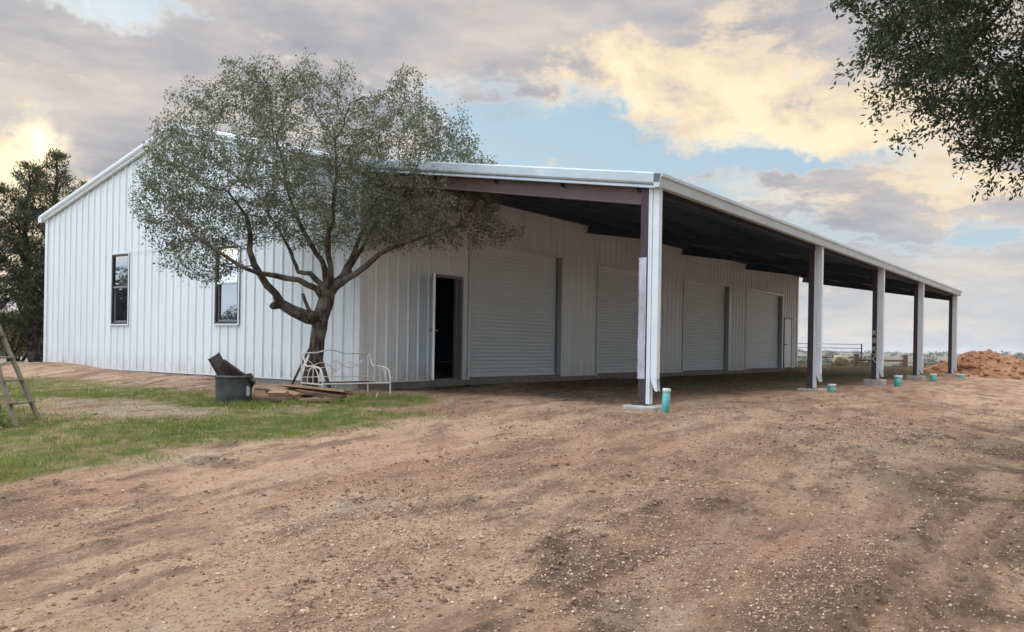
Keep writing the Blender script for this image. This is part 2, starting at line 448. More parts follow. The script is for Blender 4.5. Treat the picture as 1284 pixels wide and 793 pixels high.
def masks(x, y):
    n1 = fbm(x*.6, y*.6, 71, 4); n2 = fbm(x*2.1, y*2.1, 81, 4)
    w = (n1-.5)*2.4+(n2-.5)*1.0
    yb = -4.0+.35*np.clip(x+6, -6, 6)*-.1
    g = ss(.45, -.45, x+2.15+w*.9)*ss(-.45, .55, y-yb+w*.8)
    # tongue of grass around the daybed
    g = np.maximum(g, ss(1.05, .6, np.hypot((x+1.7)/1.1, (y+2.2)/1.35)+w*.25))
    bare = ss(1.15, .6, np.hypot((x+4.3)/1.0, (y-1.1)/3.0)+w*.38)
    patch = ss(.40, .60, n1*.6+n2*.4+.06)
    g2 = g*(.60+.40*patch)*(1-.72*bare)*(.5+.5*ss(.35,.62,fbm(x*5, y*5, 87, 3)))
    g2 = g2*ss(13, 10.5, y)
    pale = g*bare*ss(.45, .62, n2)
    lean = ss(-.4, .6, x-.4)*ss(28.5, 27, x)*ss(-6.2, -5.0, y)*ss(.6, -.2, y)*(.55+.45*n2)  # dark soil that also paints in the shade below the lean-to roof
    g2 = np.maximum(g2, lean*ss(.50, .62, n2)*ss(2, 5, x)*.55)
    clod = ss(.56, .74, fbm(x*1.9+5, y*4.1, 141, 4))*ss(.36, .56, fbm(x*.35, y*.5, 43, 2))*.9
    right = ss(-10.0, -11.2, y+(n1-.5)*1.6)*ss(.38, .56, n2)*.85
    berm = ss(24, 26.5, x)*ss(31, 29, x)*ss(-6.3, -5, y)*ss(14, 6, y)
    soil_shade = np.clip(lean*1.15+clod*.75+right+berm, 0, 1)*(1-g)
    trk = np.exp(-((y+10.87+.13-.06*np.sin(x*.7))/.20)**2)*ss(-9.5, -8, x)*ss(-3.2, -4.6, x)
    soil_shade = soil_shade*(1-.8*trk)
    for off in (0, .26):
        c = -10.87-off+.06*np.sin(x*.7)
        soil_shade = np.maximum(soil_shade, .85*np.exp(-((y-c)/.055)**2)*(.35+.65*(np.sin(x*2*PI/.17) > 0))*ss(-9.5, -8, x)*ss(-3.0, -4.8, x))  # tread bars darkened in the colour to stand for shade in the ruts
    soil_shade = np.maximum(soil_shade, lean)
    dd = np.maximum(np.maximum(-30-x, x-31.5), np.maximum(-60-y, y-14.5))
    md = ss(0, 3.5, dd+(n1-.5)*3)
    return g2, soil_shade, pale, md, g

CAM = (-11.2229, -11.8184, .7106); TH = .6317
def build_ground():
    rr = [.0, .35]
    r = .35
    while r < 6000:
        r *= 1.0095 if 2.8 < r < 30 else (1.02 if r < 200 else 1.035)
        rr.append(r)
    rr = np.array(rr)
    a_f = np.arange(-.72, .72, .0026); a_c = np.arange(.72, 2*PI-.72, .03)
    an = np.concatenate([a_f, a_c])+TH
    nr, na = len(rr), len(an)
    X = CAM[0]+np.outer(rr, np.cos(an)); Y = CAM[1]+np.outer(rr, np.sin(an))
    Z = terrain(X, Y)
    V = np.stack([X, Y, Z], -1).reshape(-1, 3)
    i = np.arange(nr-1)[:, None]*na; j = np.arange(na)[None, :]; j2 = (j+1) % na
    F = np.stack([i+j, i+na+j, i+na+j2, i+j2], -1).reshape(-1, 4)
    g2, soil_shade, pale, md, g = masks(X.ravel(), Y.ravel())
    me = np_mesh('ground', V, F, M['ground'], True, dict(grass=g2, soil_shade=soil_shade, pale=pale, meadow=md))
    tag(link('ground', me), kind='structure')
    print('ground verts', len(V))
build_ground()

# ------------------------------------------------------------------ leaf clouds
def leaf_mesh(name, P, L, W, mat, bias=None, droop=0., rnd=None, axis=None, spread=1.):
    """rhombic leaves folded along the rib; P positions (n,3), L and W sizes (n,)"""
    n = len(P)
    d = rng.normal(size=(n, 3))
    if axis is not None: d = d*spread+axis
    d[:, 2] -= droop
    d /= np.linalg.norm(d, axis=1, keepdims=True)
    r = rng.normal(size=(n, 3)); s = np.cross(d, r); s /= np.linalg.norm(s, axis=1, keepdims=True)
    up = np.cross(s, d)
    L = np.broadcast_to(L, n)[:, None]; W = np.broadcast_to(W, n)[:, None]
    v0 = P; v2 = P+d*L; mid = P+d*L*.48+up*W*.12
    v1 = mid+s*W*.5; v3 = mid-s*W*.5
    V = np.stack([v0, v1, v2, v3], 1).reshape(-1, 3)
    b = np.arange(n)[:, None]*4
    F = np.concatenate([b+np.array([[0, 1, 2]]), b+np.array([[0, 2, 3]])], 0)
    if rnd is None: rnd = rng.random(n)
    return np_mesh(name, V, F, mat, False, dict(rnd=np.repeat(rnd, 4)))

# ------------------------------------------------------------------ space colonization tree
def grow(skel, attractors, step=.14, kill=.22, infl=1.2, iters=120, jitter=.12, grav=0.):
    """skel: list of (pos, parent). returns positions, parents"""
    pos = [np.array(p, float) for p, _ in skel]; par = [q for _, q in skel]
    A = np.array(attractors, float); alive = np.ones(len(A), bool)
    P = np.array(pos)
    near = np.zeros(len(A), int); nd = np.full(len(A), 1e9)
    def upd(start):
        Pn = np.array(pos[start:])
        for k in range(0, len(Pn), 200):
            D = np.linalg.norm(A[:, None]-Pn[None, k:k+200], axis=2)
            mi = D.argmin(1); md_ = D[np.arange(len(A)), mi]
            b = md_ < nd; near[b] = mi[b]+start+k; nd[b] = md_[b]
    upd(0)
    for it in range(iters):
        act = alive & (nd < infl)
        if not act.any():
            infl *= 1.3
            if infl > 4: break
            continue
        idx = near[act]; dirs = A[act]-np.array(pos)[idx]
        dirs /= np.linalg.norm(dirs, axis=1, keepdims=True)+1e-9
        u, inv = np.unique(idx, return_inverse=True)
        S = np.zeros((len(u), 3)); np.add.at(S, inv, dirs)
        S += rng.normal(size=S.shape)*jitter*np.linalg.norm(S, axis=1, keepdims=True)
        S[:, 2] -= grav*np.linalg.norm(S, axis=1)
        S /= np.linalg.norm(S, axis=1, keepdims=True)+1e-9
        st = len(pos)
        for k, q in enumerate(u):
            pos.append(pos[q]+S[k]*step); par.append(int(q))
        upd(st)
        alive &= nd > kill
        if not alive.any(): break
    return np.array(pos), np.array(par)

def tree_meshes(pos, par, r_min=.0045, expo=2.35, rfix=None, nskel=0):
    n = len(pos); kids = [[] for _ in range(n)]
    for i in range(n):
        if par[i] >= 0: kids[par[i]].append(i)
    rad = np.zeros(n)
    for i in range(n-1, -1, -1):
        # children always follow parents in index order except none
        if not kids[i]: rad[i] = r_min
        else: rad[i] = sum(rad[c]**expo for c in kids[i])**(1/expo)
    if rfix is not None:
        for i, r in rfix.items(): rad[i] = r
    return kids, rad

def tube_tree(pos, par, kids, rad, seed=0, gnarl=0.0):
    thick = MB(); thin = MB()
    starts = [(i, None) for i in range(len(pos)) if par[i] < 0]
    while starts:
        i, p = starts.pop()
        chain = []; rr = []
        if p is not None: chain.append(pos[p]); rr.append(min(rad[p], rad[i]*1.25))
        c = i
        while True:
            chain.append(pos[c]); rr.append(rad[c])
            ks = sorted(kids[c], key=lambda k: -rad[k])
            for k in ks[1:]: starts.append((k, c))
            if not ks: break
            c = ks[0]
        if len(chain) < 2: continue
        mr = max(rr)
        n = 14 if mr > .09 else (9 if mr > .035 else (5 if mr > .012 else 3))
        (thick if mr > .03 else thin).tube(chain, rr, n, caps=mr > .03)
    return thick, thin

def tips_points(pos, kids, rad, rmax, per, spread):
    idx = np.where(rad < rmax)[0]
    P = np.repeat(pos[idx], per, 0)
    return P+rng.normal(size=P.shape)*spread, idx

def ellip_points(c, r, n, shell=.0):
    d = rng.normal(size=(n, 3)); d /= np.linalg.norm(d, axis=1, keepdims=True)
    u = (shell+(1-shell)*rng.random(n))**(1/3)
    return np.array(c)+d*u[:, None]*np.array(r)

# ------------------------------------------------------------------ THE OAK IN FRONT
FW = np.array([math.cos(TH), math.sin(TH), 0]); RT = np.array([math.sin(TH), -math.cos(TH), 0])
def build_oak():
    base = np.array([-1.16, .14, -.24])
    root = empty('oak_tree', tuple(base))
    tag(root, 'grey-green multi-limbed oak tree standing before the white gable wall', 'tree')
    K = 1/69.5
    def P(px, py, d): return (RT*(px-383)*K+FW*d+np.array([0, 0, (492-py)*K]))
    skel = []; rf = {}
    def chain(pts, start=None):
        prev = start; ids = []
        for q in pts:
            p = P(*q[:3]); 
            if prev is not None:
                a = skel[prev][0]; L = np.linalg.norm(p-a); n = max(1, int(L/.16))
                r0 = rf[prev]
                for k in range(1, n+1):
                    w = a+(p-a)*k/n
                    if k < n: w = w+rng.normal(size=3)*.012
                    skel.append((w, prev)); prev = len(skel)-1; rf[prev] = r0+(q[3]-r0)*k/n
            else:
                skel.append((p, -1)); prev = 0; rf[0] = q[3]
            ids.append(prev)
        return ids
    t = chain([(384, 502, 0, .21), (386, 490, 0, .17), (389, 470, 0, .14), (395, 445, .02, .125), (396, 420, .03, .135), (400, 395, .03, .15), (406, 375, .02, .14), (410, 362, 0, .13)])
    top = t[-1]
    chain([(385, 394, -.10, .115), (368, 386, -.25, .105), (356, 378, -.35, .10), (351, 366, -.4, .075), (336, 347, -.5, .068), (328, 333, -.55, .066), (323, 316, -.6, .06), (326, 298, -.7, .05), (322, 275, -.8, .035), (305, 250, -1, .022)], t[5])
    chain([(396, 358, -.1, .07), (378, 349, -.35, .06), (352, 345, -.55, .052), (334, 343, -.7, .045), (316, 335, -.9, .037), (298, 322, -1.1, .03), (270, 300, -1.3, .02)], t[6])
    chain([(395, 350, .25, .06), (378, 336, .5, .052), (358, 333, .75, .045), (348, 315, .9, .04), (338, 295, 1.0, .032), (315, 260, 1.1, .022)], top)
    chain([(404, 345, .1, .065), (398, 322, .2, .058), (384, 300, .1, .05), (370, 272, 0, .04), (358, 235, -.1, .028), (350, 190, -.2, .018)], top)
    chain([(414, 342, -.15, .068), (413, 318, -.3, .06), (414, 300, -.4, .052), (421, 268, -.5, .04), (426, 225, -.6, .028), (424, 180, -.6, .018)], top)
    chain([(424, 340, .25, .068), (432, 315, .5, .058), (438, 290, .65, .045), (452, 250, .8, .033), (468, 205, .9, .02)], top)
    chain([(418, 345, .5, .05), (424, 330, 1.0, .042), (410, 300, 1.3, .035), (400, 260, 1.5, .025)], top)
    chain([(428, 350, -.15, .078), (446, 341, -.3, .066), (462, 330, -.4, .056), (478, 316, -.45, .05), (500, 304, -.4, .042), (528, 294, -.3, .03), (560, 280, -.2, .02), (590, 268, 0, .012)], top)
    chain([(440, 322, .1, .045), (458, 290, .0, .035), (485, 255, -.1, .025), (520, 220, -.2, .016)], t[-1])
    E = []
    def el(px, py, d, rx, ry, rd, n): E.append(ellip_points(P(px, py, d), (1, 1, 1), n, .15)*1 if False else P(px, py, d)+ (lambda q: RT*q[:, :1]*rx*K+FW*q[:, 1:2]*rd+np.array([[0, 0, 1]])*q[:, 2:]*ry*K)(ellip_points((0, 0, 0), (1, 1, 1), n, .12)))
    el(290, 205, 0, 102, 108, 1.9, 2100); el(390, 195, 0, 108, 100, 2.1, 2200); el(490, 205, 0, 84, 98, 1.8, 1700)
    el(553, 225, 0, 70, 68, 1.3, 900); el(240, 255, -.2, 62, 74, 1.3, 1000); el(420, 275, 0, 145, 36, 1.7, 800)
    el(590, 240, 0, 38, 55, .9, 350); el(610, 285, 0, 45, 14, .5, 80); el(560, 290, 0, 70, 18, .9, 150)
    el(255, 325, -.4, 50, 34, .9, 260); el(505, 100, 0, 22, 25, .6, 60); el(300, 95, 0, 35, 25, .7, 70); el(430, 92, 0, 10, 18, .3, 30)
    for k in range(44):
        a = rng.uniform(-.25, PI+.25); cx_ = 402+190*math.cos(a)*rng.uniform(.86, 1.04); cy_ = 222-120*max(math.sin(a), -.3)*rng.uniform(.90, 1.08)
        el(cx_, cy_-6, rng.uniform(-.8, .8), rng.uniform(5, 14), rng.uniform(16, 32), .22, 50)
    A = np.concatenate(E)
    # leave a few holes in the crown
    holes = ellip_points(P(390, 200, 0), (2.2, 2.2, 1.5), 34)
    for h in holes: A = A[np.linalg.norm(A-h, axis=1) > rng.uniform(.25, .5)]
    cl_ = fbm(A[:, 0]*1.15+A[:, 2]*.5+3, A[:, 1]*1.15-A[:, 2]*.95+40, 301, 3)
    A = A[cl_ > .325+.06*rng.random(len(A))]
    pos, par = grow(skel, A, .10, .145, .8, 160, .16)
    kids, rad = tree_meshes(pos, par, .0042, 2.3)
    for i, r in rf.items(): rad[i] = r*(1 if i < 14 else .88)
    for i in range(len(skel), len(pos)):
        rad[i] = min(rad[i], rad[par[i]]*.92)
    thick, thin = tube_tree(pos, par, kids, rad)
    # knob where a limb was cut, and a stub
    kn = P(353, 380, -.38)
    thick.tube([kn+RT*.02, kn-RT*.06+np.array([0, 0, -.02]), kn-RT*.10], [.085, .08, .06], 9)
    vv = np.array(thick.v); ax_ = fbm(vv[:, 0]*9+vv[:, 1]*7, vv[:, 2]*5+vv[:, 1]*3, 311, 3)-.5
    pn = pos[:len(skel)]; 
    for i in range(len(vv)):
        d2 = ((pn-vv[i])**2).sum(1); j = d2.argmin(); c = pn[j]; w_ = vv[i]-c; w_[2] = 0
        flare = 1+.55*math.exp(-max(0, vv[i][2])/.13)*(0.5+.5*math.sin(3.1*math.atan2(w_[1], w_[0])))*(1 if vv[i][2] < .5 else 0)
        vv[i] = c+(vv[i]-c)*(1+ax_[i]*.42) if vv[i][2] >= .35 else np.array([*(c[:2]+(vv[i][:2]-c[:2])*(1+ax_[i]*.3)*flare), vv[i][2]])
    thick.v = [tuple(q) for q in vv]
    thick.build('trunk', M['bark'], root, True)
    thin.build('twigs', M['twig'], root)
    st = MB(); st.tube([P(398, 398, -.05), P(388, 385, -.15), P(384, 374, -.2), P(381, 365, -.22)], [.045, .036, .032, .03], 8)
    st.build('cut_stub', M['bark'], root, True)
    idx = np.where(rad < .0095)[0]; idx = idx[idx >= len(skel)]
    per = 16
    Pp = np.repeat(pos[idx], per, 0)+rng.normal(size=(len(idx)*per, 3))*.062
    ax = np.repeat(pos[idx]-pos[par[idx]], per, 0); ax = ax/np.linalg.norm(ax, axis=1, keepdims=True)*.9
    nl = len(Pp); print('oak leaves', nl, 'nodes', len(pos))
    me = leaf_mesh('crown', Pp, rng.uniform(.042, .075, nl), rng.uniform(.017, .027, nl), M['oakleaf'], axis=ax)
    link('crown', me, root)
build_oak()

# ------------------------------------------------------------------ live oak whose crown hangs into the top right
def build_overhang():
    base = np.array([-.9, -13.1, float(terrain(-.9, -13.1))-.05])
    root = empty('live_oak_tree', tuple(base))
    tag(root, 'dark live oak crown hanging into the upper right corner of the sky', 'tree')
    def W(p): return np.array(p)-base
    skel = [(np.zeros(3), -1)]; rf = {0: .34}
    def ch(pts, st):
        prev = st
        for p, r in pts:
            p = np.array(p); a = skel[prev][0]; n = max(1, int(np.linalg.norm(p-a)/.22)); r0 = rf[prev]
            for k in range(1, n+1):
                skel.append((a+(p-a)*k/n+(rng.normal(size=3)*.015 if k < n else 0), prev)); prev = len(skel)-1; rf[prev] = r0+(r-r0)*k/n
        return prev
    t1 = ch([((0.02, .05, .5), .26), ((-.1, .1, 1.9), .22)], 0)
    cc = W((-1.94, -11.72, 4.76))
    ch([(W((-2.0, -12.0, 3.4)), .13), (W((-2.6, -11.2, 4.1)), .08), (W((-3.2, -10.6, 4.3)), .04)], t1)
    ch([(W((-1.2, -12.2, 4.2)), .13), (W((-1.6, -11.6, 5.6)), .07)], t1)
    ch([(W((-.2, -12.0, 3.6)), .12), (W((.8, -10.9, 5.0)), .06)], t1)
    ch([(W((-.9, -14.0, 3.8)), .12), (W((-1.0, -15.0, 5.0)), .06)], t1)
    ch([(W((-2.0, -11.9, 3.1)), .06), (W((-2.3, -11.4, 2.9)), .035)], t1)
    A = [ellip_points(cc, (2.4, 2.4, 2.3), 6500, .3), ellip_points(cc+np.array([1.5, -.6, 1.0]), (2.6, 2.6, 2.0), 1300, .2),
         ellip_points(cc+np.array([1.0, -3.0, .8]), (2.2, 2.2, 1.8), 400, .2)]
    # lower hanging shoots
    A.append(ellip_points(W((-2.80, -11.35, 3.02)), (.85, .85, .40), 520, .0))
    A.append(ellip_points(W((-3.54, -10.3, 3.85)), (.65, .65, .3), 200, 0))
    for k in range(64):
        v = rng.normal(size=3); v /= np.linalg.norm(v); v[2] = -abs(v[2])*.9 if k % 2 else v[2]
        v /= np.linalg.norm(v)
        L_ = rng.uniform(.25, .7); t_ = rng.random(34)[:, None]
        A.append(cc+v*np.array([2.35, 2.35, 2.25])+(v*np.array([1, 1, .4])+np.array([0, 0, -.25]))*t_*L_+rng.normal(size=(34, 3))*.06)
    A = np.concatenate(A)
    # clumpiness
    nz = fbm(A[:, 0]*1.6+9, A[:, 1]*1.6+A[:, 2]*1.7, 91, 3)
    A = A[nz > .40]
    pos, par = grow(skel, A, .115, .155, .9, 140, .18, .04)
    kids, rad = tree_meshes(pos, par, .0045, 2.3)
    for i, r in rf.items(): rad[i] = r
    for i in range(len(skel), len(pos)): rad[i] = min(rad[i], rad[par[i]]*.93)
    thick, thin = tube_tree(pos, par, kids, rad)
    thick.build('trunk', M['barkdark'], root, True); thin.build('twigs', M['barkdark'], root)
    idx = np.where(rad < .011)[0]; idx = idx[idx >= len(skel)]
    per = 34
    Pp = np.repeat(pos[idx], per, 0)+rng.normal(size=(len(idx)*per, 3))*.062
    ax = np.repeat(pos[idx]-pos[par[idx]], per, 0); ax = ax/np.linalg.norm(ax, axis=1, keepdims=True)
    nl = len(Pp); print('overhang leaves', nl)
    link('crown', leaf_mesh('crown', Pp, rng.uniform(.045, .075, nl), rng.uniform(.017, .027, nl), M['darkleaf'], axis=ax, droop=.15), root)
build_overhang()

# ------------------------------------------------------------------ cedars behind the left corner
def cedar(loc, h, rbase, label, seed, trunk_r=.2, tops=((0, 0, 1.),), dens=1.0, mat='cedarleaf', lean=(0, 0), first=.12, group='cedars behind the left corner'):
    r_ = np.random.default_rng(seed)
    z0 = float(terrain(loc[0], loc[1], False))
    root = empty('cedar_tree', (loc[0], loc[1], z0-.05)); tag(root, label, 'tree', group)
    mb = MB(); tw = MB(); LP = []; LA = []; LL = []
    for (tx, ty, th_) in tops:
        H = h*th_
        pts = []; n = 12
        for i in range(n+1):
            t = i/n; s = t if th_ < 1 or len(tops) > 1 else t
            pts.append((tx*min(1, t*1.6)+lean[0]*t+.06*r_.normal(), ty*min(1, t*1.6)+lean[1]*t+.06*r_.normal(), H*t))
        rr = [trunk_r*(1-t/n)**.8*(.9 if th_ == 1 else .7)+.012 for t in range(n+1)]
        mb.tube(pts, rr, 9)
        nb = int(H*15*dens)
        for k in range(nb):
            t = first+(1-first)*(k+r_.random())/nb
            p = np.array([np.interp(t*n, range(n+1), [q[a] for q in pts]) for a in range(3)])
            prof = (1-t)**.62*(.35+.65*min(1, (t-first+.12)/.3))
            Lb = (rbase*prof+.14)*r_.uniform(.55, 1.2)*(1.25 if r_.random() < .12 else 1)
            a = r_.uniform(0, 2*PI); el_ = r_.uniform(.05, .65)+.35*t
            d = np.array([math.cos(a)*math.cos(el_), math.sin(a)*math.cos(el_), math.sin(el_)])
            m = max(3, int(Lb/.16)); bp = [p]
            for q in range(m):
                d = d+np.array([0, 0, .05])+r_.normal(size=3)*.09; d /= np.linalg.norm(d)
                bp.append(bp[-1]+d*Lb/m)
            tw.tube(bp, [max(.006, .028*Lb*(1-q/m)) for q in range(m+1)], 4, False)
            for q in range(1, m+1):
                w = q/m
                cnt = int(12*(.5+w)*(1 if q < m else 1.5))
                spread = .10+.10*(1-w)
                LP.append(bp[q]+r_.normal(size=(cnt, 3))*np.array([spread, spread, spread*.55]))
                LA.append(np.tile(d+np.array([0, 0, .35]), (cnt, 1))); 
    LP = np.concatenate(LP); LA = np.concatenate(LA)
    mb.build('trunk', M['barkdark'], root, True); tw.build('branches', M['barkdark'], root)
    n = len(LP); print('cedar', n)
    link('crown', leaf_mesh('crown', LP, r_.uniform(.09, .22, n), r_.uniform(.02, .05, n), M[mat], axis=LA*1.1, spread=.8), root)
    return root
cedar((3.0, 19.6), 7.7, 2.0, 'tall twin-topped dark cedar right behind the left corner of the building', 3, .26, ((.35, -.5, 1.0), (-.25, .35, .955), (1.0, -1.3, .86)), 1.0, first=.17)
cedar((1.5, 20.4), 6.7, 2.3, 'broad dark cedar at the left edge of the photo behind the twin-topped cedar', 5, .18, ((0, 0, 1.0), (-.9, .9, .88)), 1.0, first=.14)
cedar((8.5, 29.0), 7.2, 2.1, 'farther cedar filling the gap behind the twin-topped cedar', 8, .18, ((0, 0, 1.0),), .8, first=.1)

def bushy(name, loc, size, n, label, mat, seed, cat='tree', group=None, leaf=(.10, .2), trunk=.08, th=.35, lobes=5):
    """small broadleaf tree or shrub: stems + lumpy leaf volume"""
    r_ = np.random.default_rng(seed)
    z0 = float(terrain(loc[0], loc[1], False)); root = empty(name, (loc[0], loc[1], z0-.03))
    tag(root, label, cat, group)
    mb = MB(); P = []
    for k in range(lobes):
        a = r_.uniform(0, 2*PI); rad = r_.uniform(.1, .55)
        c = np.array([math.cos(a)*size[0]*rad, math.sin(a)*size[0]*rad, size[1]*(th+(1-th)*r_.uniform(.25, .78))])
        R = np.array([size[0]*r_.uniform(.35, .6)]*2+[size[1]*(1-th)*r_.uniform(.28, .45)])
        m = n//lobes
        d = r_.normal(size=(m, 3)); d /= np.linalg.norm(d, axis=1, keepdims=True)
        q = c+d*(r_.random(m)**.42)[:, None]*R
        nz = fbm(q[:, 0]*2.2/size[0]+k, q[:, 1]*2.2/size[0]+q[:, 2]*2.6/size[1], 7+k, 3)
        P.append(q[nz > .40])
        mb.tube([(0, 0, 0), tuple(c*np.array([.35, .35, .5])), tuple(c)], [trunk, trunk*.6, trunk*.2], 6)
        for b in range(4):
            e = c+r_.normal(size=3)*R*.5
            mb.tube([tuple(c*.7), tuple(e)], [trunk*.3, trunk*.1], 4)
    P = np.concatenate(P); P[:, 2] = np.maximum(P[:, 2], .03)
    mb.build('trunk', M['barkdark'], root, True)
    m = len(P); ax = np.tile(np.array([0, 0, .15]), (m, 1))
    link('crown', leaf_mesh('crown', P, r_.uniform(leaf[0], leaf[1], m), r_.uniform(leaf[0]*.4, leaf[1]*.5, m), M[mat], axis=ax), root)
    return root
bushy('sapling', (-2.6, 11.7), (1.0, 2.2), 1500, 'thin yellow-olive sapling at the left edge above the wooden ladder', 'yellowleaf', 4, 'tree', None, (.05, .09), .03, .3, 5)
bushy('scrub_tree', (6.6, 30.2), (2.2, 3.0), 9000, 'nearer olive scrub tree in the gap below the dark cedars', 'yellowleaf', 14, 'tree', 'scrub in the meadow', (.1, .2), .08, .15)
bushy('scrub_tree', (13.0, 44), (3.4, 3.4), 7000, 'farther olive scrub tree in the meadow behind the dark cedars', 'yellowleaf', 15, 'tree', 'scrub in the meadow', (.1, .2), .08, .2)
# trees to the left of the camera that the gable windows mirror
bushy('broadleaf_tree', (-12.4, 31), (4.0, 5.6), 15000, 'dark broadleaf tree outside the frame, mirrored in the left gable window', 'darkleaf', 21, 'tree', None, (.2, .34), .22, .04, 11)
bushy('oak_clump', (-57, 86), (7.5, 5.6), 9000, 'distant dark oak clump mirrored low in the right gable window', 'darkleaf', 22, 'tree', None, (.4, .7), .3, .05, 8)

# ------------------------------------------------------------------ THE BUILDING
XL, W_ = 26.2, 12.43
COLX = [0.0, 8.16, 14.1, 19.8, 26.7]
def roof_main(y): return 4.17+.264*(12.43-y) if y > 6.21 else 4.19+.256*y
def wall_top(y): return roof_main(y)-.12
def roof_lean(y): return 4.215+.151*y        # y negative
bld = empty('metal_building', (0, 0, 0))
tag(bld, 'long white ribbed metal barn with roller doors and an open side lean-to', 'building')

def ribs(s0, s1, pitch=.305, off=.0):
    """breakpoints (s, depth) of a ribbed sheet"""
    pts = [(s0, 0.)]
    k = math.floor((s0-off)/pitch)
    while True:
        c = off+k*pitch; k += 1
        if c-.04 > s1: break
        for ds, dd in ((-.034, 0), (-.014, .032), (.014, .032), (.034, 0), (.10, 0), (.108, .005), (.128, .005), (.136, 0), (.17, 0), (.178, .005), (.198, .005), (.206, 0)):
            s = c+ds
            if s0+.002 < s < s1-.002: pts.append((s, dd))
    pts.append((s1, 0.)); return pts

def ribbed_wall(name, mat, to3d, s0, s1, top, openings, parent, off=0., z0=-.03, zcuts=()):
    prof = ribs(s0, s1, off=off)
    cuts = sorted({q for o in openings for q in o[:2]})
    P = list(prof)
    for c in cuts:
        if not s0 < c < s1: continue
        for i in range(len(P)-1):
            if P[i][0]-1e-6 <= c <= P[i+1][0]+1e-6:
                if abs(P[i][0]-c) < 1e-4 or abs(P[i+1][0]-c) < 1e-4: break
                t = (c-P[i][0])/(P[i+1][0]-P[i][0]); P.insert(i+1, (c, P[i][1]+(P[i+1][1]-P[i][1])*t)); break
    mb = MB()
    for (a, da), (b, db) in zip(P[:-1], P[1:]):
        mid = (a+b)/2; ops = sorted([(o[2], o[3]) for o in openings if o[0] < mid < o[1]])
        z = z0
        segs = []
        for oz0, oz1 in ops:
            if oz0 > z: segs.append((z, oz0, False))
            z = oz1
        segs.append((z, None, True))
        for (za, zb, last) in segs:
            ta, tb = (top(a), top(b)) if last else (zb, zb)
            if last and ta <= za: continue
            mb.add([to3d(a, da, za), to3d(b, db, za), to3d(b, db, tb), to3d(a, da, ta)], [(0, 1, 2, 3)])
    return mb.build(name, mat, parent)

win = [(3.72, 4.56, 1.10, 2.80), (8.15, 8.93, 1.10, 2.85)]
doors = [(3.30, 7.02), (8.88, 12.60), (14.42, 18.28), (20.07, 24.15)]
DT = 3.02
md1 = (2.05, 2.97, 2.15); md2 = (24.42, 25.42, 2.12)
ribbed_wall('gable_wall', M['wallx'], lambda s, d, z: (-d, s, z), 0, W_, wall_top, win, bld, off=.15)
ribbed_wall('front_wall', M['wally'], lambda s, d, z: (s, -d, z), 0, XL, lambda s: 4.12,
            [(a, b, -.1, DT) for a, b in doors]+[(md1[0]-.06, md1[1]+.06, -.1, md1[2]+.06), (md2[0], md2[1], -.1, md2[2])], bld, off=.12)
ribbed_wall('end_wall', M['wallx'], lambda s, d, z: (XL+d, s, z), 0, W_, wall_top, [], bld, off=.15)
ribbed_wall('rear_wall', M['wally'], lambda s, d, z: (s, W_+d, z), 0, XL, lambda s: 4.1, [], bld, off=.12)
# inner liner so the interior is dark and closed
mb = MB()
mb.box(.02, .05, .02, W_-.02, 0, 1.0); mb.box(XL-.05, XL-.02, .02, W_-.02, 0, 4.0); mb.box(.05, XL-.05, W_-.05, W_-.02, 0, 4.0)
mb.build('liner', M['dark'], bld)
mb = MB(); mb.bbox(.025, XL-.025, .025, W_-.025, -.45, -.012, .01)
mb.build('foundation', M['slab'], bld)
# lap seam on the gable and window head line
mb = MB()
mb.box(-.040, -.034, .0, 3.70, 2.874, 2.886); mb.box(-.040, -.034, 4.6, 8.13, 2.874, 2.886)
mb.build('lap_seam', M['trim'], bld)
# corner trims
mb = MB()
mb.box(-.046, .10, -.046, -.040, -.03, 4.05); mb.box(-.046, -.040, -.040, .10, -.03, 4.05)
mb.box(-.046, -.040, W_-.10, W_+.04, -.03, 4.02); mb.box(-.040, .10, W_+.036, W_+.042, -.03, 4.02)
mb.box(XL-.10, XL+.046, -.046, -.040, -.03, 4.1); mb.box(XL+.040, XL+.046, -.04, .1, -.03, 4.1)
mb.build('corner_trim', M['trim'], bld)
# base trim
mb = MB(); mb.box(-.036, -.030, .1, W_-.1, -.045, -.02)
for a, b in ((.1, md1[0]-.08), (md1[1]+.08, doors[0][0]), (doors[0][1], doors[1][0]), (doors[1][1], doors[2][0]), (doors[2][1], doors[3][0]), (doors[3][1], md2[0]), (md2[1], XL)):
    mb.box(a, b, -.036, -.030, -.045, -.02)
mb.build('base_trim', M['trim'], bld)

# roofs
def roof_sheet(name, pa, pb, x0, x1, mat, parent, th=.03):
    """sloping sheet with ribs running down the slope between points pa,pb=(y,z)"""
    mb = MB(); pr = ribs(x0, x1)
    for (a, da), (b, db) in zip(pr[:-1], pr[1:]):
        mb.add([(a, pa[0], pa[1]+da), (b, pa[0], pa[1]+db), (b, pb[0], pb[1]+db), (a, pb[0], pb[1]+da)], [(0, 1, 2, 3)])
    mb.add([(x0, pa[0], pa[1]-th), (x1, pa[0], pa[1]-th), (x1, pb[0], pb[1]-th), (x0, pb[0], pb[1]-th)], [(0, 3, 2, 1)])
    return mb.build(name, mat, parent)
RZ = roof_main(6.21)
rf1 = roof_sheet('roof', (W_+.18, roof_main(W_+.18)-.05), (6.21, RZ-.05), -.03, XL+.03, M['rooftop'], bld)
roof_sheet('roof', (6.21, RZ-.05), (0.0, roof_main(0)-.05), -.03, XL+.03, M['rooftop'], bld)
mb = MB(); mb.prism([(-.25, -.066), (0, .0), (.25, -.066), (.25, -.07), (0, -.01), (-.25, -.07)], (-.06, 6.21, RZ+.03), (XL+.06, 6.21, RZ+.03)); mb.build('ridge_cap', M['trim'], rf1)
